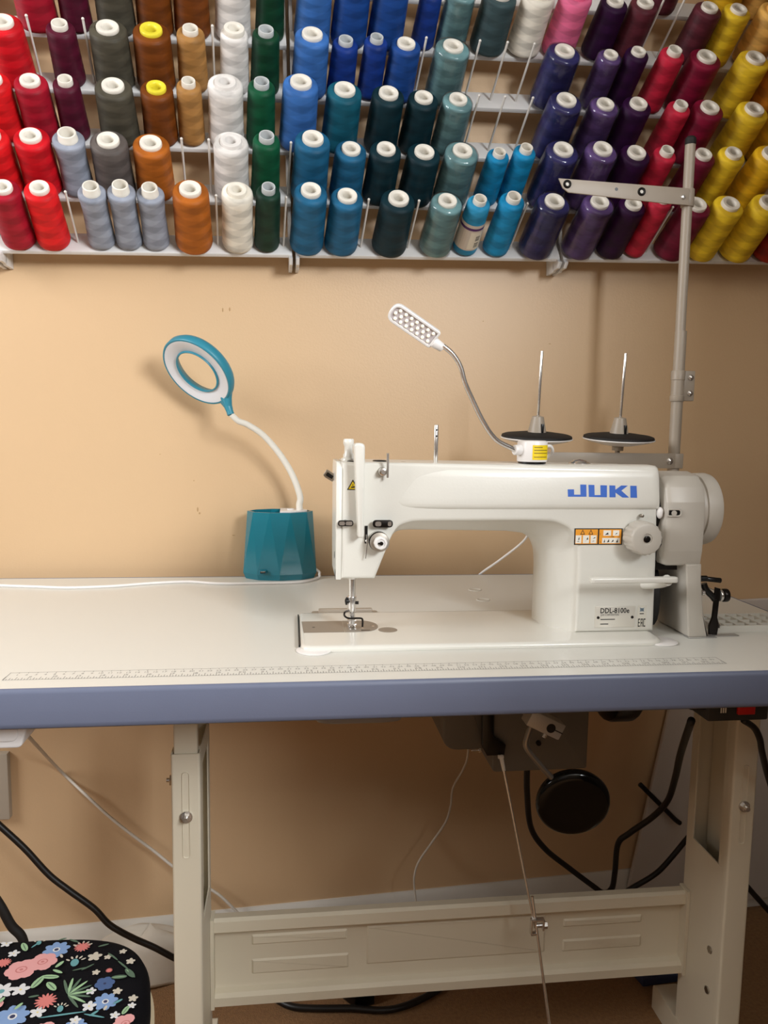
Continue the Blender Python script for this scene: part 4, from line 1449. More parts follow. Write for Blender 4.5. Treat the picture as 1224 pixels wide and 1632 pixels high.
mb.cyl((c0.x + 1.6, c0.y - 0.1, c0.z + 0.1), (c0.x + 2.1, c0.y - 0.1, c0.z + 0.1), 0.55, seg=6)
obj('clamp', mb, M_chrome, tr_)
# knee lifter
kn = thing('knee_lifter', 'knee lifter with shiny black dished pad on a bent steel rod', 'knee lifter', (82, 14, -6))
c0 = at(867, 1153, Y=12)
mb = MB()
dirx = (at(895, 1166, Y=12) - at(840, 1140, Y=12)).normalized()
dirz = dirx.cross(EY)
M4 = Matrix.Translation(c0) @ Matrix((dirx, EY, dirx.cross(EY))).transposed().to_4x4()
mb.box((-2.5, -0.9, -1.05), (2.5, 1.6, 1.15), 0.18, mtx=M4)
mb.box((-2.5, -0.6, 0.6), (-1.2, 6.0, 1.5), 0.18, mtx=M4)
blk = obj('clamp_block', mb, M_alu, kn)
mb = MB()
mb.cyl(M4 @ Vector((0.75, -0.92, 0)), M4 @ Vector((0.75, -0.86, 0)), 0.62, seg=20)
mb.box((1.2, -0.93, -0.07), (2.5, -0.86, 0.07), mtx=M4)
obj('clamp_slit', mb, M_black, blk)
mb = MB().cyl(M4 @ Vector((0.9, 0.2, -1.0)), M4 @ Vector((0.9, 0.2, -1.7)), 0.38, seg=8)
obj('bolt', mb, M_chrome, blk)
pts = [at(x, y, Y=12.2) for x, y in ((848, 1152), (842, 1168), (838, 1184), (842, 1196), (858, 1216), (884, 1245), (895, 1258))]
mb = MB().tube(pts, 0.4, 12)
obj('rod', mb, mat('rod_steel', '#8f8a83', 0.3, 0.9), kn)
pc = at(914, 1282, Y=12.0)
pn = (CAM_C - pc).normalized()
pn = (pn + Vector((0.22, 0, -0.60))).normalized()
mb = MB().lathe([(0, -1.3), (4.2, -1.3), (4.85, -1.0), (5.0, -0.5), (4.9, -0.1), (4.6, 0.2), (4.2, 0.36), (3.8, 0.40), (3.4, 0.36), (2.5, 0.3), (0, 0.25)], pc, pn, 56)
obj('pad', mb, mat('glossy_black', '#050505', 0.12, spec=0.3), kn, sharp=60)
# oil pan below the machine head
mb = MB()
a, b = at(500, 1145, Y=20), at(632, 1145, Y=20)
zb_ = at(560, 1159, Y=12.5).z
pr = [Vector((v.x, v.y, -4.05)) for v in rounded([(a.x, 12), (b.x + 20, 12), (b.x + 20, 28), (a.x, 28)], 1.5)]
pr2 = [Vector((v.x, v.y, zb_)) for v in rounded([(a.x + 0.6, 13), (b.x, 13), (b.x, 27), (a.x + 0.6, 27)], 1.5)]
pan = [[Vector((v.x, v.y, z)) for v in rounded([(a.x - 0.4 + i_, 12.2 + i_), (b.x + 0.3 - i_, 12.2 + i_), (b.x + 0.3 - i_, 28 - i_), (a.x - 0.4 + i_, 28 - i_)], 1.6)] for z, i_ in ((-4.05, 0), (zb_ + 1.5, 0.1), (zb_ + 0.5, 0.5), (zb_, 1.5))]
mb.rings(pan)
tag(obj('oil_pan', mb, mat('grey_translucent_plastic', '#8d8a88', 0.3), sharp=60), 'grey plastic oil pan hanging under the table below the machine head', 'oil pan')
# switch box
sw = thing('power_switch', 'black motor switch box with red rocker under the table right edge', 'switch', (96, 8, -6))
mb = MB()
a, b = at(1128, 1151, Y=6), at(1222, 1148, Y=6)
mb.box((a.x, 6, b.z), (b.x + 0.2, 13, -4.4), 0.3)
bx = obj('switch_box', mb, mat('charcoal_plastic', '#2b2c2d', 0.5), sw)
a = at(1100, 1140, Y=6.5)
mb = MB().box((a.x, 6.6, -7.2), (a.x + 2.9, 12, -4.35), 0.3)
obj('plug', mb, M_black, bx)
a, b = at(1175, 1139, Y=5.8), at(1203, 1130, Y=5.8)
mb = MB().box((a.x, 5.6, a.z), (b.x, 6.1, -4.6), 0.12)
obj('rocker', mb, mat('red_rocker', '#c81812', 0.35), bx, label='red rocker switch')
a = at(1155, 1131, Y=5.9)
mb = MB()
for k in range(3):
    mb.box((a.x - 0.5 + k * 0.3, 5.93, a.z - 0.45), (a.x - 0.35 + k * 0.3, 6.0, a.z + 0.2))
obj('print_mark', mb, M_paper, bx)
# white drawer at the left
dr = thing('under_table_drawer', 'white plastic drawer hung under the left end of the table', 'drawer', (5, 10, -6))
mb = MB()
a = at(45, 1160, Y=5)
xr = at(33, 1188, Y=5).x
zb_ = at(20, 1193, Y=5).z
sec = rounded([(-13, -4.4), (a.x + 0.6, -4.4), (a.x - 0.1, -6.0), (xr, zb_), (-13, zb_)], [0.1, 0.1, 0.6, 0.7, 0.7], 5)
mb.prism([Vector((v.x, 5, v.y)) for v in sec], (0, 22, 0), 0.25)
tray_ = obj('tray', mb, M_wht, dr)
mb = MB()
xr2 = at(28, 1170, Y=4.8).x
z2 = at(20, 1183, Y=4.8).z
sec = rounded([(-12.5, -4.5), (xr2, -4.5), (xr2, z2), (-12.5, z2)], [0.1, 0.1, 0.9, 0.9], 5)
mb.prism([Vector((v.x, 4.78, v.y)) for v in sec], (0, 1.0, 0), 0.2)
obj('drawer_front', mb, M_wht, tray_)
# things against and near the wall
mb = MB()
bl, tlp = (110.9, -75.9), (127.3, -2)
ang_ = math.atan2(tlp[0] - bl[0], tlp[1] - bl[1])
v0 = W(bl[0], 62.3, bl[1])
up_ = (_T @ Vector((math.sin(ang_), 0.02, math.cos(ang_)))).normalized()
rt_ = (_T @ Vector((math.cos(ang_), 0, -math.sin(ang_) * 0.0 + 0))).normalized()
rt_ = (_T @ Vector((1, 0, 0)))
pl = [v0, v0 + rt_ * 36, v0 + rt_ * 36 + up_ * 68, v0 + up_ * 68]
mb.prism(pl, _T @ Vector((0, 1.0, 0)), 0.2)
bd = obj('white_board', mb, mat('white_board_paint', '#c9c0b8', 0.5))
tag(bd, 'off-white board leaning slanted against the wall behind the right table leg', 'board')
mb = MB()
pa = at(12.5, 1200, wall=YW - 1)
pb_ = at(13, 1305, wall=YW - 1)
a_, b_ = pa.x, pb_.z
mb.box((a_ - 11, pa.y - 0.4, b_), (a_, pa.y + 2.0, pa.z), 0.2)
tag(obj('cover_panel', mb, mat('beige_panel', '#b6ab9b', 0.5)), 'beige rectangular cover panel fixed low on the wall at the left', 'panel')
# crumpled white bag on the floor
mb = MB()
nu, nv = 26, 14
cx_, cy_ = 15.0, 58.6
r_ = random.Random(3)
ph = [r_.uniform(0, 6.28) for _ in range(8)]
rs = []
for j in range(nv + 1):
    t = j / nv
    ring = []
    for i in range(nu):
        a_ = 2 * PI * i / nu
        k = (1 - t ** 2.4) ** 0.5 if t < 1 else 0.02
        fold = 1 + 0.10 * math.sin(3 * a_ + ph[0] + 3 * t) + 0.07 * math.sin(5 * a_ + ph[1] - 4 * t)
        x = cx_ + 12.5 * k * fold * math.cos(a_)
        y = cy_ + 5.2 * k * (1 + 0.12 * math.sin(4 * a_ + ph[2] + 5 * t)) * math.sin(a_)
        z = -76 + 8.5 * t * (1 + 0.12 * math.sin(2 * a_ + ph[3])) + 0.5 * math.sin(3 * a_ + 6 * t)
        ring.append(Vector((x, min(y, 63.4), max(z, -76))))
    rs.append(ring)
mb.rings(rs)
bag = obj('white_cloth_bag', mb, mat('white_cloth', '#cfc7b9', 0.8, bump=0.6, bump_scale=60), sharp=180)
tag(bag, 'crumpled off-white cloth bag on the carpet behind the left table leg', 'bag')


def cord(name, pts, r, material, label, cat='cable', group=None, smooth=8):
    o = obj(name, MB().tube(pts, r, 10, smooth), material, sharp=180)
    return tag(o, label, cat, group)


M_cord = mat('black_cable', '#100c0b', 0.45)
M_cordw = mat('white_cable', '#d9d2c6', 0.5)
sp_ = [(840, 1224, 36), (840, 1262, 38), (846, 1318, 42), (868, 1352, 44), (905, 1382, 46), (945, 1412, 47), (962, 1423, 47), (975, 1416, 46), (980, 1390, 45), (985, 1345, 44), (1003, 1328, 43), (1040, 1302, 40), (1064, 1276, 36), (1076, 1240, 30), (1085, 1200, 22), (1102, 1148, 11)]
cord('motor_cable', [at(x, y, Y=Y) for x, y, Y in sp_], 0.52, M_cord, 'thick black motor cable looping from the motor down and up to the switch box')
cord('black_cable', [at(x, y, Y=Y) for x, y, Y in ((985, 1432, 50), (1003, 1418, 50), (1040, 1396, 50), (1062, 1376, 50), (1097, 1334, 50), (1125, 1300, 50), (1150, 1290, 49))], 0.5, M_cord, 'black cable rising from the cross beam to the back of the right table leg')
cord('black_lead', [at(x, y, wall=61.2) for x, y in ((1020, 1250), (1033, 1263), (1060, 1290), (1076, 1306), (1084, 1312))], 0.5, M_cord, 'short black lead with a loose end lying across the leaning white board', smooth=4)
cord('black_cable', [at(x, y, Y=Y) for x, y, Y in ((1185, 1148, 12), (1202, 1160, 13), (1211, 1178, 13.5), (1214, 1196, 14.5), (1222, 1230, 17), (1240, 1290, 19))], 0.45, M_cord, 'black cable hanging from the switch box behind the right table leg')
cord('black_cable', [at(x, y, Y=40) for x, y in ((1180, 1400), (1197, 1420), (1222, 1448), (1250, 1480))], 0.5, M_cord, 'black cable crossing behind the right table leg at the frame edge')
cord('black_cable', [at(1250, 1510, Y=46), at(1224, 1575, Y=45), at(1213, 1610, Y=44), at(1206, 1640, Y=42.0), at(1200, 1665, Z=-75.5)], 0.4, M_cord, 'black cable running down to the carpet at the lower right corner')
cord('extension_cable', [at(x, y, wall=51.5) for x, y in ((-60, 1262), (0, 1316), (40, 1353), (78, 1394), (110, 1419), (150, 1448), (175, 1474), (210, 1494), (246, 1510), (285, 1530), (330, 1546), (380, 1556))], 0.55, M_cord, 'long black twin cable sagging along the wall from the left to the table leg')
cord('thick_cable', [at(x, y, wall=50) for x, y in ((-30, 1400), (0, 1443), (18, 1475), (36, 1496), (45, 1540))], 0.8, M_blackm, 'thick black cable dropping behind the floral stool at the left')
p = at(42, 1170, Y=30)
cord('white_cable', [p] + [at(x, y, wall=62.5) for x, y in ((90, 1222), (140, 1270), (175, 1302), (210, 1330), (245, 1356), (280, 1384), (310, 1402), (340, 1420), (356, 1432), (384, 1460), (400, 1478), (412, 1500))], 0.28, M_cordw, 'white cable slanting across the wall behind the left table leg')
cord('thin_white_cable', [at(x, y, Y=58) for x, y in ((748, 1160), (745, 1205), (738, 1226), (722, 1255), (718, 1284), (710, 1310), (690, 1340), (668, 1372), (661, 1392), (660, 1410), (664, 1445), (666, 1470), (660, 1520))], 0.2, M_cordw, 'thin white cable hanging from under the motor end in front of the wall')
cl_ = [at(x, y, Z=-75.3) for x, y in ((420, 1575), (440, 1592), (465, 1604), (500, 1607), (560, 1607), (605, 1610), (640, 1605), (680, 1588), (712, 1568), (740, 1552))]
cord('floor_cable', cl_, 0.6, M_cord, 'black cable lying curved on the brown carpet under the cross beam')
a = at(500, 1588, Z=-76)
b = at(597, 1606, Z=-76)
ad = thing('power_adapter', 'black power adapter block on the carpet under the cross beam', 'adapter', ((a.x + b.x) / 2, b.y + 4, -76))
mb = MB()
mb.prism([Vector(v) for v in ((a.x, b.y + 9, -75.95), (b.x - 3.5, b.y, -75.95), (b.x, b.y + 0.6, -75.95), (b.x, b.y + 9, -75.95))], (0, 0, 4.0), 0.3)
ab = obj('adapter_body', mb, M_black, ad)
obj('adapter_plug', MB().cyl((b.x - 0.2, b.y + 5, -74), (b.x + 1.8, b.y + 5, -74), 0.7, seg=14, bev=0.1), M_black, ad)
a, b = at(1004, 1549, Z=-76), at(1040, 1566, Z=-76)
mb = MB()
mb.prism([Vector(v) for v in ((a.x - 0.5, a.y + 1.5, -75.95), (b.x - 2.5, b.y - 1.2, -75.95), (b.x + 5, b.y - 0.5, -75.95), (b.x + 5, a.y + 6, -75.95))], (0, 0, 1.6), 0.4)
mb.prism([Vector(v) for v in ((a.x + 1.4, a.y + 1.8, -74.3), (b.x - 0.6, b.y + 0.2, -74.3), (b.x + 5, b.y + 0.5, -74.3), (b.x + 5, a.y + 5, -74.3))], (0, 0, 0.7), 0.25)
tag(obj('folded_cloth', mb, mat('navy_cloth', '#2c3350', 0.8)), 'small folded navy cloth on the carpet beside the right leg foot', 'cloth')

# ------------------------------------------------------------------ padded stool with flowered cover
ZS = -31.0
stl = thing('padded_stool', 'padded stool seat with a black flower-printed cover at the front left', 'stool', (7.5, -14, -76))
SC = Vector((7.3, -15.0))
SW, SD = 20.3, 19.7


def seat_outline(k, n=96, grow=0.0):
    q = []
    for i in range(n):
        t = 2 * PI * i / n
        c_, s_ = math.cos(t), math.sin(t)
        e_ = 2 / 4.6
        x = (SW + grow) * k * abs(c_) ** e_ * (1 if c_ >= 0 else -1)
        y = (SD + grow) * k * abs(s_) ** e_ * (1 if s_ >= 0 else -1)
        x *= 1.0 - 0.055 * (y / SD)
        q.append((SC.x + x, SC.y + y))
    return q


def seat_z(x, y):
    d = max(abs(x - SC.x) / SW, abs(y - SC.y) / SD)
    return ZS + 0.6 * (1 - d * d)


mb = MB()
rs = []
for k, z in ((0.0, None), (0.3, None), (0.6, None), (0.8, None), (0.9, None), (0.955, ZS - 0.05), (0.985, ZS - 0.45), (1.0, ZS - 1.2), (1.0, ZS - 3.2), (0.985, ZS - 3.7), (0.95, ZS - 4.0)):
    rs.append([Vector((x, y, seat_z(x, y) if z is None else z)) for x, y in seat_outline(max(k, 0.004))])
mb.rings(rs)
M_fab = mat('black_floral_cotton', '#07060a', 0.9, bump=0.25, bump_scale=900, spec=0.15)
seat = obj('seat', mb, M_fab, stl, sharp=70)
FC = {'pink': '#cf9492', 'pinkd': '#b56c6a', 'blue': '#7590b8', 'blued': '#40567f', 'white': '#c9c8c8', 'coral': '#c4706a', 'green': '#8fae86', 'greend': '#4e6350', 'teal': '#5c8f93', 'cream': '#b9b0a0', 'yellow': '#d3c07a', 'ink': '#2b2f4e'}
fk = list(FC)
fm = [mat('print_' + k, FC[k], 0.75) for k in fk]
mb = MB()
lift = [0.03]


def fpoly(col, pts):
    mb.cur = fk.index(col)
    lift[0] += 0.0006
    ok = [p for p in pts if (abs(p[0] - SC.x) / (SW * (1.0 - 0.055 * (p[1] - SC.y) / SD))) ** 4.6 + (abs(p[1] - SC.y) / SD) ** 4.6 < 0.78]
    if len(ok) == len(pts):
        mb.poly([Vector((x, y, seat_z(x, y) + lift[0])) for x, y in pts])


def ell(c_, a_, b_, ang_, n=10):
    co, si = math.cos(ang_), math.sin(ang_)
    return [(c_[0] + a_ * math.cos(t) * co - b_ * math.sin(t) * si, c_[1] + a_ * math.cos(t) * si + b_ * math.sin(t) * co) for t in [2 * PI * k / n for k in range(n)]]


def petals(c_, R, n, col, wid=0.5, a0=0.0, inner=0.5):
    for k in range(n):
        t = a0 + 2 * PI * k / n
        fpoly(col, ell((c_[0] + R * inner * math.cos(t), c_[1] + R * inner * math.sin(t)), R * (1 - inner), R * wid, t))


def flower(px, py, s, kind, a0=0.3):
    p = at(px, py, Z=ZS + 0.3)
    R = s / 2 / 13.4
    c_ = (p.x, p.y)
    if kind == 'blue':
        petals(c_, R, 8, 'blue', 0.3, a0)
        fpoly('white', ell(c_, R * 0.27, R * 0.27, 0))
        fpoly('ink', ell(c_, R * 0.16, R * 0.16, 0))
    elif kind == 'darkblue':
        petals(c_, R, 6, 'blued', 0.45, a0)
        fpoly('ink', ell(c_, R * 0.15, R * 0.15, 0))
    elif kind == 'rose':
        petals(c_, R, 6, 'pink', 0.5, a0, 0.48)
        fpoly('pinkd', ell(c_, R * 0.36, R * 0.32, 0.4))
        fpoly('pink', ell(c_, R * 0.28, R * 0.24, 0.4))
        fpoly('pinkd', ell(c_, R * 0.12, R * 0.1, 0))
    elif kind == 'white':
        petals(c_, R, 5, 'white', 0.32, a0)
        fpoly('yellow', ell(c_, R * 0.14, R * 0.14, 0))
    elif kind == 'star':
        petals(c_, R, 7, 'white', 0.26, a0)
        fpoly('teal', ell(c_, R * 0.25, R * 0.25, 0))
    elif kind == 'cream':
        petals(c_, R, 5, 'cream', 0.34, a0)
    elif kind == 'coral':
        petals(c_, R, 14, 'coral', 0.13, a0)
        fpoly('coral', ell(c_, R * 0.45, R * 0.45, 0))
    elif kind == 'bell':
        fpoly('teal', ell(c_, R * 0.45, R * 0.7, 0.2))
        for k in range(5):
            t = 0.6 + k * 0.5
            fpoly('cream', ell((c_[0] + R * math.cos(t), c_[1] + R * math.sin(t)), R * 0.28, R * 0.12, t))
    elif kind == 'spray':
        for k in range(9):
            t = -0.9 + k * 0.36
            fpoly('green' if k % 2 else 'greend', ell((c_[0] + R * 0.55 * math.cos(t), c_[1] + R * 0.55 * math.sin(t)), R * 0.55, R * 0.07, t))


def leaf(px, py, L, w, ang_, col='green'):
    p = at(px, py, Z=ZS + 0.3)
    fpoly(col, ell((p.x, p.y), L / 27, w / 27, math.radians(ang_), 12))
    if w > 6:
        fpoly('greend' if col != 'greend' else 'green', ell((p.x, p.y), L / 30, w / 150, math.radians(ang_), 8))


for f in [(90, 1512, 40, 'blue'), (20, 1624, 44, 'blue'), (168, 1596, 34, 'blue'), (34, 1546, 46, 'rose'), (68, 1533, 42, 'rose', 1.0), (167, 1568, 28, 'darkblue'), (33, 1580, 26, 'white'), (2, 1583, 36, 'star'),
          (22, 1519, 18, 'white'), (44, 1497, 15, 'white'), (60, 1617, 22, 'white'), (145, 1581, 15, 'white'), (142, 1605, 20, 'white'), (73, 1599, 30, 'coral'), (151, 1525, 22, 'cream'), (172, 1526, 12, 'cream'),
          (130, 1510, 26, 'bell'), (108, 1588, 60, 'spray'), (200, 1630, 34, 'rose'), (183, 1618, 14, 'white'), (212, 1590, 14, 'cream'), (187, 1580, 14, 'cream'), (208, 1532, 14, 'cream'), (196, 1517, 12, 'cream'),
          (174, 1548, 10, 'coral'), (153, 1552, 12, 'cream'), (10, 1503, 18, 'white'), (119, 1536, 26, 'bell', 0.2), (62, 1502, 16, 'bell'), (210, 1602, 12, 'white'), (-14, 1540, 34, 'coral'), (-20, 1610, 40, 'rose'), (-30, 1515, 34, 'blue'),
          (96, 1612, 18, 'bell'), (131, 1510, 24, 'coral'), (120, 1640, 30, 'blue'), (70, 1650, 36, 'rose'), (170, 1650, 26, 'star'), (226, 1604, 22, 'coral'), (120, 1630, 16, 'white'), (6, 1537, 22, 'coral')]:
    flower(*f)
for l in [(39, 1510, 24, 9, -60), (80, 1561, 26, 9, -8), (60, 1570, 26, 11, 70), (82, 1577, 24, 10, -48), (95, 1540, 16, 6, 60), (92, 1552, 18, 5, -30), (190, 1559, 22, 8, 5, 'greend'), (207, 1552, 24, 9, -50, 'greend'), (212, 1616, 22, 8, 25),
          (200, 1611, 16, 7, 70), (180, 1527, 26, 3, -45, 'greend'), (196, 1540, 26, 3, -45, 'greend'), (210, 1554, 18, 4, -50, 'greend'), (100, 1622, 60, 3, 8, 'teal'), (150, 1622, 30, 3, -15, 'teal'), (128, 1548, 22, 3, 15, 'greend'),
          (140, 1545, 20, 3, 40, 'greend'), (30, 1610, 14, 5, 60), (188, 1598, 14, 4, 40, 'teal'), (150, 1618, 14, 4, 45, 'teal'), (203, 1522, 14, 4, 50, 'greend'), (190, 1500, 14, 4, -30, 'greend'), (118, 1500, 18, 4, -30, 'greend'),
          (100, 1497, 12, 4, 20, 'greend'), (165, 1508, 16, 4, 20, 'greend'), (55, 1508, 12, 3, 60, 'teal'), (3, 1600, 12, 5, 70), (54, 1594, 14, 4, 10, 'greend'), (98, 1526, 10, 4, -60, 'cream'), (168, 1609, 9, 4, 80, 'cream')]:
    leaf(*l)
obj('floral_print', mb, fm, seat, smooth=False, label='printed pink, blue and white flowers with green leaves')
mb = MB()
rs = [[Vector((x, y, z)) for x, y in seat_outline(1.0, grow=g_)] for z, g_ in ((ZS - 3.95, 0.0), (ZS - 4.0, 0.35), (ZS - 5.6, 0.35), (ZS - 5.7, 0.1))]
mb.rings(rs)
obj('seat_board', mb, mat('pale_wood', '#cdbb9b', 0.5), stl)
for sx, sy in ((-1, -1), (1, -1), (-1, 1), (1, 1)):
    x, y = SC.x + sx * 12.5, SC.y + sy * 15
    mb = MB().cyl((x, y, ZS - 5.6), (x + sx * 1.5, y + sy * 1.5, -76), 1.9, 1.4, 16)
    obj('leg', mb, mat('pale_wood', '#cdbb9b', 0.5), stl)

# ------------------------------------------------------------------ thread racks on the wall
UD = Vector((0.045, -0.8387, 0.5446)).normalized()   # peg direction, wall frame
UT = (_T @ UD).normalized()
PITCH, Z1, YR = 8.66, 59.9, 60.0


def base_pt(x, row):
    return W(x, YR, Z1 + (row - 1) * PITCH)


def solve_base(px, py, row, L0=11.5):
    """base on the row's board and length along the peg, so that the top falls on (px, py)"""
    x, L = (px - 60) / 9.6, L0
    for _ in range(8):
        b = base_pt(x, row)
        u0, v0_ = proj(b + UT * L)
        du = [(proj(base_pt(x + .1, row) + UT * L)[i] - (u0, v0_)[i]) / .1 for i in (0, 1)]
        dl_ = [(proj(b + UT * (L + .1))[i] - (u0, v0_)[i]) / .1 for i in (0, 1)]
        det = du[0] * dl_[1] - du[1] * dl_[0]
        ex, ey = px - u0, py - v0_
        x += (ex * dl_[1] - ey * dl_[0]) / det
        L += (du[0] * ey - du[1] * ex) / det
    return x, L


units = [(-53.6, -4.6), (-4.1, 44.9), (45.5, 94.2), (94.8, 143.5)]
NROW = 6
vdir = (_T @ Vector((0, 0.5446, 0.8387))).normalized()
xdir = (_T @ Vector((1, 0, 0))).normalized()
RACKS = []
rack_side = ['leftmost, barely seen thread rack on the wall with red cones', 'white wall thread rack holding the red, brown, grey and white cones',
             'white wall thread rack holding the blue and teal cones', 'white wall thread rack holding the purple, maroon and yellow cones']
for i, (xa, xb) in enumerate(units):
    o = base_pt((xa + xb) / 2, 1)
    rk = thing('thread_rack', rack_side[i], 'rack', tuple(o), 'thread racks on the wall')
    RACKS.append(rk)
    for r in range(1, NROW + 1):
        c_ = base_pt((xa + xb) / 2, r) - UT * 0.62
        M4 = Matrix.Translation(c_) @ Matrix((xdir, vdir, xdir.cross(vdir))).transposed().to_4x4()
        mb = MB().box((-(xb - xa) / 2, -2.1, -0.4), ((xb - xa) / 2, 2.1, 0.4), 0.1, mtx=M4)
        obj('peg_board', mb, M_rack, rk)
    for xx in (xa + 0.3, xb - 0.3):
        mb = MB()
        prof = [(60.6, 56.6), (61.4, 56.0), (64.9, 56.0), (64.9, 108), (61.8, 108), (61.3, 58.0)]
        mb.prism([W(xx - 0.3, y, z) for y, z in prof], xdir * 0.6, 0.08)
        mb.prism([W(xx - 0.3, y, z) for y, z in ((58.0, 57.2), (59.0, 56.3), (61.5, 56.2), (61.5, 58.2), (59.4, 58.0))], xdir * 0.6, 0.08)
        obj('side_rail', mb, M_rack, rk)


def rack_of(x):
    for i, (xa, xb) in enumerate(units):
        if x < xb + 0.3:
            return RACKS[i]
    return RACKS[-1]


pm = MB().cyl((0, 0, -0.3), (0, 0, 10.4), 0.2, 0.19, 10)
pm.sphere((0, 0, 10.4), 0.24, u=10, v=6)
PEG = pm.mesh('peg', M_peg, None, local=True)
PEG_IN = MB().cyl((0, 0, -0.3), (0, 0, 8.2), 0.2, 0.19, 10).mesh('peg', M_peg, None, local=True)      # under a cone
ROTM = Vector((0, 0, 1)).rotation_difference(UT).to_matrix().to_4x4()


def peg(x, row, mesh=None):
    rk = rack_of(x)
    o = bpy.data.objects.new('peg', mesh or PEG)
    COL.objects.link(o)
    o.parent = rk
    o.matrix_local = Matrix.Translation(P(*base_pt(x, row)) - ORG[rk.name]) @ ROTM


C = {'red': '#c3121f', 'bright red': '#d41a20', 'crimson': '#9c1529', 'burgundy': '#4e1027', 'silver grey': '#8f95a3', 'grey': '#5d5653', 'olive grey': '#4b473c',
     'amber brown': '#a35a1c', 'chestnut brown': '#6f3a12', 'tan': '#a57843', 'white': '#dcd8d4', 'cream white': '#e2dccf', 'dark green': '#0c3a25', 'green': '#0e4f33', 'bottle green': '#143326',
     'steel blue': '#1e5c80', 'dark teal': '#0b2a33', 'teal': '#14566a', 'grey teal': '#759da0', 'sky blue': '#2c8bb6', 'turquoise blue': '#1482b3', 'cornflower blue': '#3869ad',
     'royal blue': '#153582', 'cobalt blue': '#1c468c', 'slate grey': '#374a4e', 'pink': '#e46d95', 'navy': '#34336a', 'lilac purple': '#664c84', 'dark purple': '#2c0a33', 'raspberry': '#c0253f',
     'maroon': '#6d1430', 'mauve': '#5a2631', 'golden yellow': '#ebb423', 'yellow': '#efc22e', 'pale orange': '#e8b25e', 'orange': '#c87f22', 'rust red': '#8d2514', 'wine red': '#7d1232'}
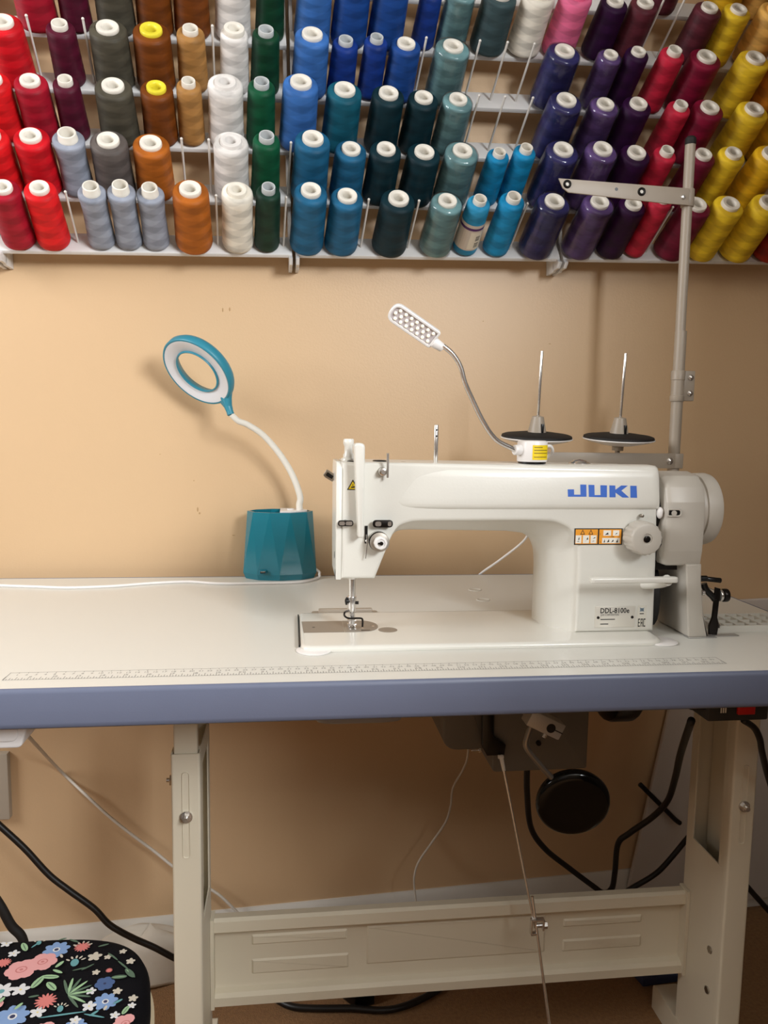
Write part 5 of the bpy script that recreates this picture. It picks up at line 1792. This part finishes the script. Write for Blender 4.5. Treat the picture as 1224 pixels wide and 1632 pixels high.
cones = [
    # left rack, bottom row upwards: px, py of the tube's mouth, row, build, colour
    (3, 296, 1, 'B', 'crimson'), (62, 297, 1, 'B', 'bright red'), (144, 296, 1, 'S', 'silver grey'), (191, 294, 1, 'S', 'silver grey'), (238, 298, 1, 'S', 'silver grey'), (303, 299, 1, 'B', 'amber brown'), (378, 300, 1, 'W', 'cream white'), (428, 297, 1, 'N', 'bottle green'),
    (-18, 214, 2, 'B', 'bright red'), (48, 214, 2, 'B', 'red'), (106, 211, 2, 'S', 'silver grey'), (172, 221, 2, 'B', 'grey'), (240, 226, 2, 'B', 'amber brown'), (368, 222, 2, 'W', 'white'), (425, 215, 2, 'N', 'green'),
    (-14, 124, 3, 'B', 'bright red'), (47, 126, 3, 'B', 'crimson'), (103, 125, 3, 'N', 'burgundy'), (180, 137, 3, 'B', 'olive grey'), (249, 139, 3, 'Y', 'chestnut brown'), (300, 128, 3, 'N', 'tan'), (359, 128, 3, 'W', 'white'), (417, 129, 3, 'N', 'green'),
    (2, 32, 4, 'B', 'red'), (94, 36, 4, 'N', 'burgundy'), (171, 42, 4, 'B', 'olive grey'), (241, 50, 4, 'Y', 'chestnut brown'), (303, 44, 4, 'N', 'tan'), (373, 44, 4, 'T', 'white'), (424, 46, 4, 'N', 'dark green'),
    (45, -40, 5, 'B', 'crimson'), (108, -44, 5, 'N', 'burgundy'), (175, -42, 5, 'B', 'olive grey'), (240, -40, 5, 'B', 'chestnut brown'), (302, -40, 5, 'B', 'chestnut brown'), (370, -44, 5, 'W', 'white'), (432, -42, 5, 'N', 'dark green'),
    # middle rack
    (496, 301, 1, 'B', 'steel blue'), (554, 310, 1, 'B', 'steel blue'), (636, 314, 1, 'B', 'dark teal'), (714, 318, 1, 'P', 'grey teal'), (766, 316, 1, 'L', 'sky blue'), (820, 312, 1, 'N', 'turquoise blue'),
    (499, 218, 2, 'B', 'steel blue'), (560, 235, 2, 'B', 'steel blue'), (616, 235, 2, 'B', 'dark teal'), (677, 240, 2, 'B', 'dark teal'), (738, 238, 2, 'P', 'grey teal'), (797, 241, 2, 'N', 'turquoise blue'), (840, 234, 2, 'N', 'turquoise blue'),
    (480, 128, 3, 'B', 'cornflower blue'), (550, 140, 3, 'B', 'teal'), (620, 146, 3, 'B', 'dark teal'), (676, 153, 3, 'B', 'dark teal'), (731, 156, 3, 'P', 'grey teal'),
    (498, 52, 4, 'B', 'cornflower blue'), (551, 66, 4, 'N', 'royal blue'), (601, 58, 4, 'N', 'royal blue'), (648, 67, 4, 'B', 'cobalt blue'), (722, 76, 4, 'P', 'grey teal'),
    (503, -30, 5, 'B', 'cornflower blue'), (566, -38, 5, 'B', 'cobalt blue'), (628, -34, 5, 'B', 'cobalt blue'), (687, -4, 5, 'N', 'royal blue'), (734, -4, 5, 'P', 'grey teal'), (797, -4, 5, 'B', 'slate grey'), (862, -14, 5, 'W', 'cream white'), (922, -14, 5, 'W', 'pink'),
    # right rack
    (885, 319, 1, 'P', 'navy'), (957, 320, 1, 'P', 'lilac purple'), (1011, 323, 1, 'B', 'dark purple'), (1060, 312, 1, 'N', 'raspberry'), (1113, 324, 1, 'B', 'maroon'), (1166, 323, 1, 'B', 'yellow'), (1228, 321, 1, 'B', 'yellow'), (1283, 322, 1, 'B', 'rust red'),
    (899, 236, 2, 'P', 'navy'), (962, 235, 2, 'P', 'lilac purple'), (1016, 241, 2, 'B', 'dark purple'), (1065, 238, 2, 'N', 'raspberry'), (1123, 244, 2, 'B', 'maroon'), (1171, 242, 2, 'B', 'yellow'), (1232, 243, 2, 'B', 'golden yellow'),
    (904, 157, 3, 'P', 'navy'), (966, 164, 3, 'P', 'lilac purple'), (1019, 163, 3, 'B', 'dark purple'), (1087, 165, 3, 'N', 'raspberry'), (1133, 169, 3, 'B', 'wine red'), (1204, 172, 3, 'B', 'yellow'), (1266, 170, 3, 'B', 'golden yellow'),
    (901, 79, 4, 'P', 'navy'), (973, 89, 4, 'P', 'lilac purple'), (1019, 80, 4, 'B', 'dark purple'), (1077, 78, 4, 'N', 'raspberry'), (1128, 88, 4, 'B', 'wine red'), (1206, 90, 4, 'B', 'yellow'), (1268, 84, 4, 'B', 'orange'),
    (980, 4, 5, 'B', 'dark purple'), (1030, 2, 5, 'B', 'mauve'), (1129, 16, 5, 'B', 'mauve'), (1176, 18, 5, 'B', 'yellow'), (1240, 12, 5, 'W', 'pale orange'),
    (1084, -72, 6, 'B', 'mauve'), (1186, -62, 6, 'B', 'golden yellow'), (1240, -62, 6, 'W', 'pale orange'),
]
HC = 10.0


def wob(t, h):
    return 0.008 * math.sin(t + h * 5.2) + 0.008 * math.sin(2 * t - h * 6.2) if 0.3 < h < 8.6 else 0.0


BODY = {
    'B': [(0.9, 0.12), (2.6, 0.05), (3.05, 0.25), (3.16, 0.7), (3.12, 2), (3.06, 4), (3.0, 6), (2.94, 8.0), (2.9, 9.0), (2.82, 9.25), (2.62, 9.4), (2.2, 9.44), (1.5, 9.44)],
    'N': [(0.9, 0.12), (2.0, 0.05), (2.38, 0.25), (2.46, 0.7), (2.42, 2), (2.36, 4), (2.3, 6), (2.24, 8.0), (2.2, 8.8), (2.1, 9.05), (1.9, 9.18), (1.5, 9.2), (1.0, 9.2)],
    'S': [(0.9, 0.12), (2.3, 0.05), (2.62, 0.25), (2.68, 0.7), (2.6, 2), (2.5, 4), (2.42, 6), (2.52, 7.6), (2.66, 8.5), (2.6, 8.75), (2.4, 8.85), (1.2, 8.88)],
    'W': [(0.9, 0.12), (2.5, 0.05), (2.9, 0.25), (3.0, 0.7), (2.95, 2), (2.88, 4), (2.82, 6), (2.82, 8.2), (2.86, 8.8), (2.72, 9.3), (2.4, 9.5), (1.9, 9.4), (1.6, 9.35)],
}
BODY['Y'] = BODY['P'] = BODY['B']
BODY['L'] = BODY['T'] = BODY['N']


def fine(pr):
    out_ = []
    for (r0_, h0_), (r1_, h1_) in zip(pr, pr[1:]):
        n_ = max(1, int(abs(h1_ - h0_) / 0.32))
        out_ += [(r0_ + (r1_ - r0_) * k / n_, h0_ + (h1_ - h0_) * k / n_) for k in range(n_)]
    return out_ + [pr[-1]]


RING = {
    'B': [(1.6, 9.3), (1.72, 9.35), (1.76, 9.45), (1.76, 9.85), (1.68, 10.0), (1.05, 10.02), (0.92, 9.9), (0.85, 9.4), (0.8, 0.6)],
    'N': [(1.2, 8.9), (1.26, 9.0), (1.24, 9.9), (1.2, 10.0), (1.04, 10.0), (1.0, 9.9), (0.95, 0.6)],
    'S': [(1.6, 8.7), (1.66, 8.8), (1.6, 9.2), (1.52, 9.3), (1.52, 9.95), (1.46, 10.02), (1.26, 10.02), (1.22, 9.9), (1.15, 0.6)],
    'W': [(1.75, 9.3), (1.75, 9.75), (1.65, 9.9), (1.0, 9.95), (0.88, 9.85), (0.82, 0.6)],
    'T': [(1.4, 8.9), (1.66, 9.3), (1.68, 9.8), (1.6, 10.0), (1.05, 10.02), (0.95, 9.9), (0.9, 0.6)],
}
RING['Y'] = RING['P'] = RING['B']
RING['L'] = RING['N']
M_ring = mat('cone_plastic_white', '#e6e1d6', 0.4)
M_tube = mat('cone_plastic_clear', '#bfc3c4', 0.3)
M_ringy = mat('cone_plastic_yellow', '#e6d83a', 0.4)
M_hole = M_ring
meshes = {}


def cone_mesh(kind, what, material):
    key = (kind, what, material.name)
    if key not in meshes:
        if what == 'winding':
            me = MB().lathe(fine(BODY[kind]), seg=36, wob=wob).mesh('thread_winding', material, None, local=True, sharp=60)
        elif what == 'tube':
            me = MB().lathe(RING[kind], seg=28).mesh('cone_tube', material, None, local=True, sharp=50)
        elif what == 'film':
            pr = [(3.3, 0.05), (3.34, 0.8), (3.22, 4), (3.1, 7.5), (3.05, 9.0), (2.95, 9.4), (2.65, 9.58), (2.2, 9.62), (1.86, 9.7)]
            me = MB().lathe(fine(pr), seg=36, wob=lambda t, h: 0.03 * math.sin(7 * t + h) + 0.02 * math.sin(11 * t - 2 * h)).mesh('plastic_wrap', material, None, local=True, sharp=80)
        meshes[key] = me
    return meshes[key]


def darker(c_, f):
    return c_


ROWN = {1: 'bottom row', 2: 'second row up', 3: 'third row up', 4: 'fourth row up', 5: 'fifth row up', 6: 'topmost visible row'}
byrow = {}
for c_ in cones:
    byrow.setdefault(c_[2], []).append(c_)
for r in byrow:
    byrow[r].sort()
KIND = {'B': 'thread cone', 'N': 'slim thread cone', 'S': 'thread cone with wide white tube', 'W': 'thread cone', 'Y': 'thread cone with yellow ring', 'P': 'film-wrapped thread cone', 'L': 'labelled slim thread cone', 'T': 'slim thread cone'}
labels = set()
taken = {}
RAD = {'B': 3.2, 'Y': 3.2, 'P': 3.42, 'N': 2.5, 'L': 2.56, 'T': 2.5, 'S': 2.68, 'W': 3.04}
xs_at = {c_: solve_base(*c_[:3])[0] for c_ in cones}
for cn in cones:
    px, py, row, kind, colour = cn
    x, L = solve_base(px, py, row)
    k = L / HC
    k = max(0.95, min(1.3, k))
    base = base_pt(x, row) + UT * max(0.0, L - HC * k)
    ln = byrow[row]
    i = ln.index(cn)
    fit = 1.0                                         # neighbours on a board touch but do not run into each other
    for j in (i - 1, i + 1):
        if 0 <= j < len(ln):
            fit = min(fit, abs(xs_at[ln[j]] - x) / (RAD[kind] + RAD[ln[j][3]]) * 0.995)
    fit = max(fit, 0.72)
    taken.setdefault(row, []).append((x, RAD[kind] * fit))
    lc = ln[i - 1][4] if i else None
    rc = ln[i + 1][4] if i + 1 < len(ln) else None
    if lc is None:
        nb = 'at the left end'
    elif rc is None:
        nb = 'at the right end'
    else:
        nb = 'between %s and %s' % (lc, rc) if lc != rc else 'between two %s cones' % lc
    lab = '%s %s, %s, %s' % (colour, KIND[kind], ROWN[row], nb)
    if lab in labels:
        lab += ' (again)'
    labels.add(lab)
    t = bpy.data.objects.new('thread_cone', None)
    COL.objects.link(t)
    t.empty_display_size = 0.02
    spin = Matrix.Rotation(rng.uniform(-0.35, 0.35) if kind == 'L' else rng.uniform(0, 6.28), 4, 'Z')
    t.matrix_world = Matrix.Translation(P(*base)) @ ROTM @ (Matrix.Identity(4) if kind == 'L' else spin) @ Matrix.Diagonal((fit, fit, k, 1))
    tag(t, lab, 'thread cone', 'thread cones on the wall racks')
    tm = thread_mat(colour.replace(' ', '_'), C[colour])
    parts = [('thread_winding', cone_mesh(kind, 'winding', tm))]
    rm = {'N': M_tube if colour in ('bottle green', 'green', 'dark green', 'royal blue') else M_ring, 'Y': M_ringy, 'W': mat('cone_cap_%s' % colour.replace(' ', '_'), C[colour], 0.5)}.get(kind, M_ring)
    parts.append(('cone_tube', cone_mesh(kind, 'tube', rm)))
    if kind == 'P':
        parts.append(('plastic_wrap', cone_mesh(kind, 'film', film_mat())))
    for nm, me in parts:
        o = bpy.data.objects.new(nm, me)
        COL.objects.link(o)
        o.parent = t
    if kind == 'L':
        def band(mb, r_, z0, z1, t0=0, t1=2 * PI, n_=32):
            for q in range(n_):
                ta, tb = t0 + (t1 - t0) * q / n_, t0 + (t1 - t0) * (q + 1) / n_
                f = lambda z: 2.52 - (z - 0.7) * 0.035 + r_
                mb.poly([Vector((f(z) * math.cos(t_), f(z) * math.sin(t_), z)) for t_, z in ((ta, z0), (tb, z0), (tb, z1), (ta, z1))])
        mb = MB()
        band(mb, 0.0, 1.4, 6.3)
        mb.cur = 1
        band(mb, 0.01, 5.3, 5.75)
        mb.cur = 2
        tc_ = -1.15
        band(mb, 0.015, 1.7, 5.0, tc_ - 0.55, tc_ + 0.55, 10)
        mb.cur = 3
        for z in (2.0, 2.14, 2.3, 2.42, 2.6, 2.74, 2.86, 3.3, 3.44, 3.55, 3.7, 3.86, 4.0, 4.12):
            band(mb, 0.02, z, z + 0.08, tc_ - 0.05, tc_ + 0.34, 4)
        me = mb.mesh('cone_label', [mat('label_cream', '#c9bcae', 0.4), mat('label_purple', '#4a1f5e', 0.4), mat('label_white', '#ddd3bf', 0.5), M_blk], None, local=True, sharp=180)
        o = bpy.data.objects.new('cone_label', me)
        COL.objects.link(o)
        o.parent = t
        o['label'] = 'paper label with purple band and barcode'
    peg(x, row, PEG_IN)

# pegs left empty
for px, py, row in [(48, 50, 4), (140, 56, 4), (339, 57, 4), (332, 147, 3), (333, 230, 2), (344, 308, 1), (206, 235, 2), (290, 232, 2), (104, 305, 1), (588, 317, 1), (668, 320, 1), (838, 322, 1), (759, 88, 4), (803, 88, 4), (846, 88, 4),
                    (801, 167, 3), (846, 166, 3), (675, 83, 4), (1046, 25, 5), (1078, 27, 5), (1072, 331, 1), (757, 176, 3), (456, 316, 1), (466, 232, 2), (1150, 2, 5)]:
    x, L = solve_base(px, py, row, 10.5)
    for xc, rad in taken.get(row, []):                # keep clear of the cones beside it
        if abs(x - xc) < rad + 0.32:
            x = xc + (rad + 0.32) * (1 if x > xc else -1)
    if all(abs(x - xc) > rad + 0.28 for xc, rad in taken.get(row, [])):
        peg(x, row)
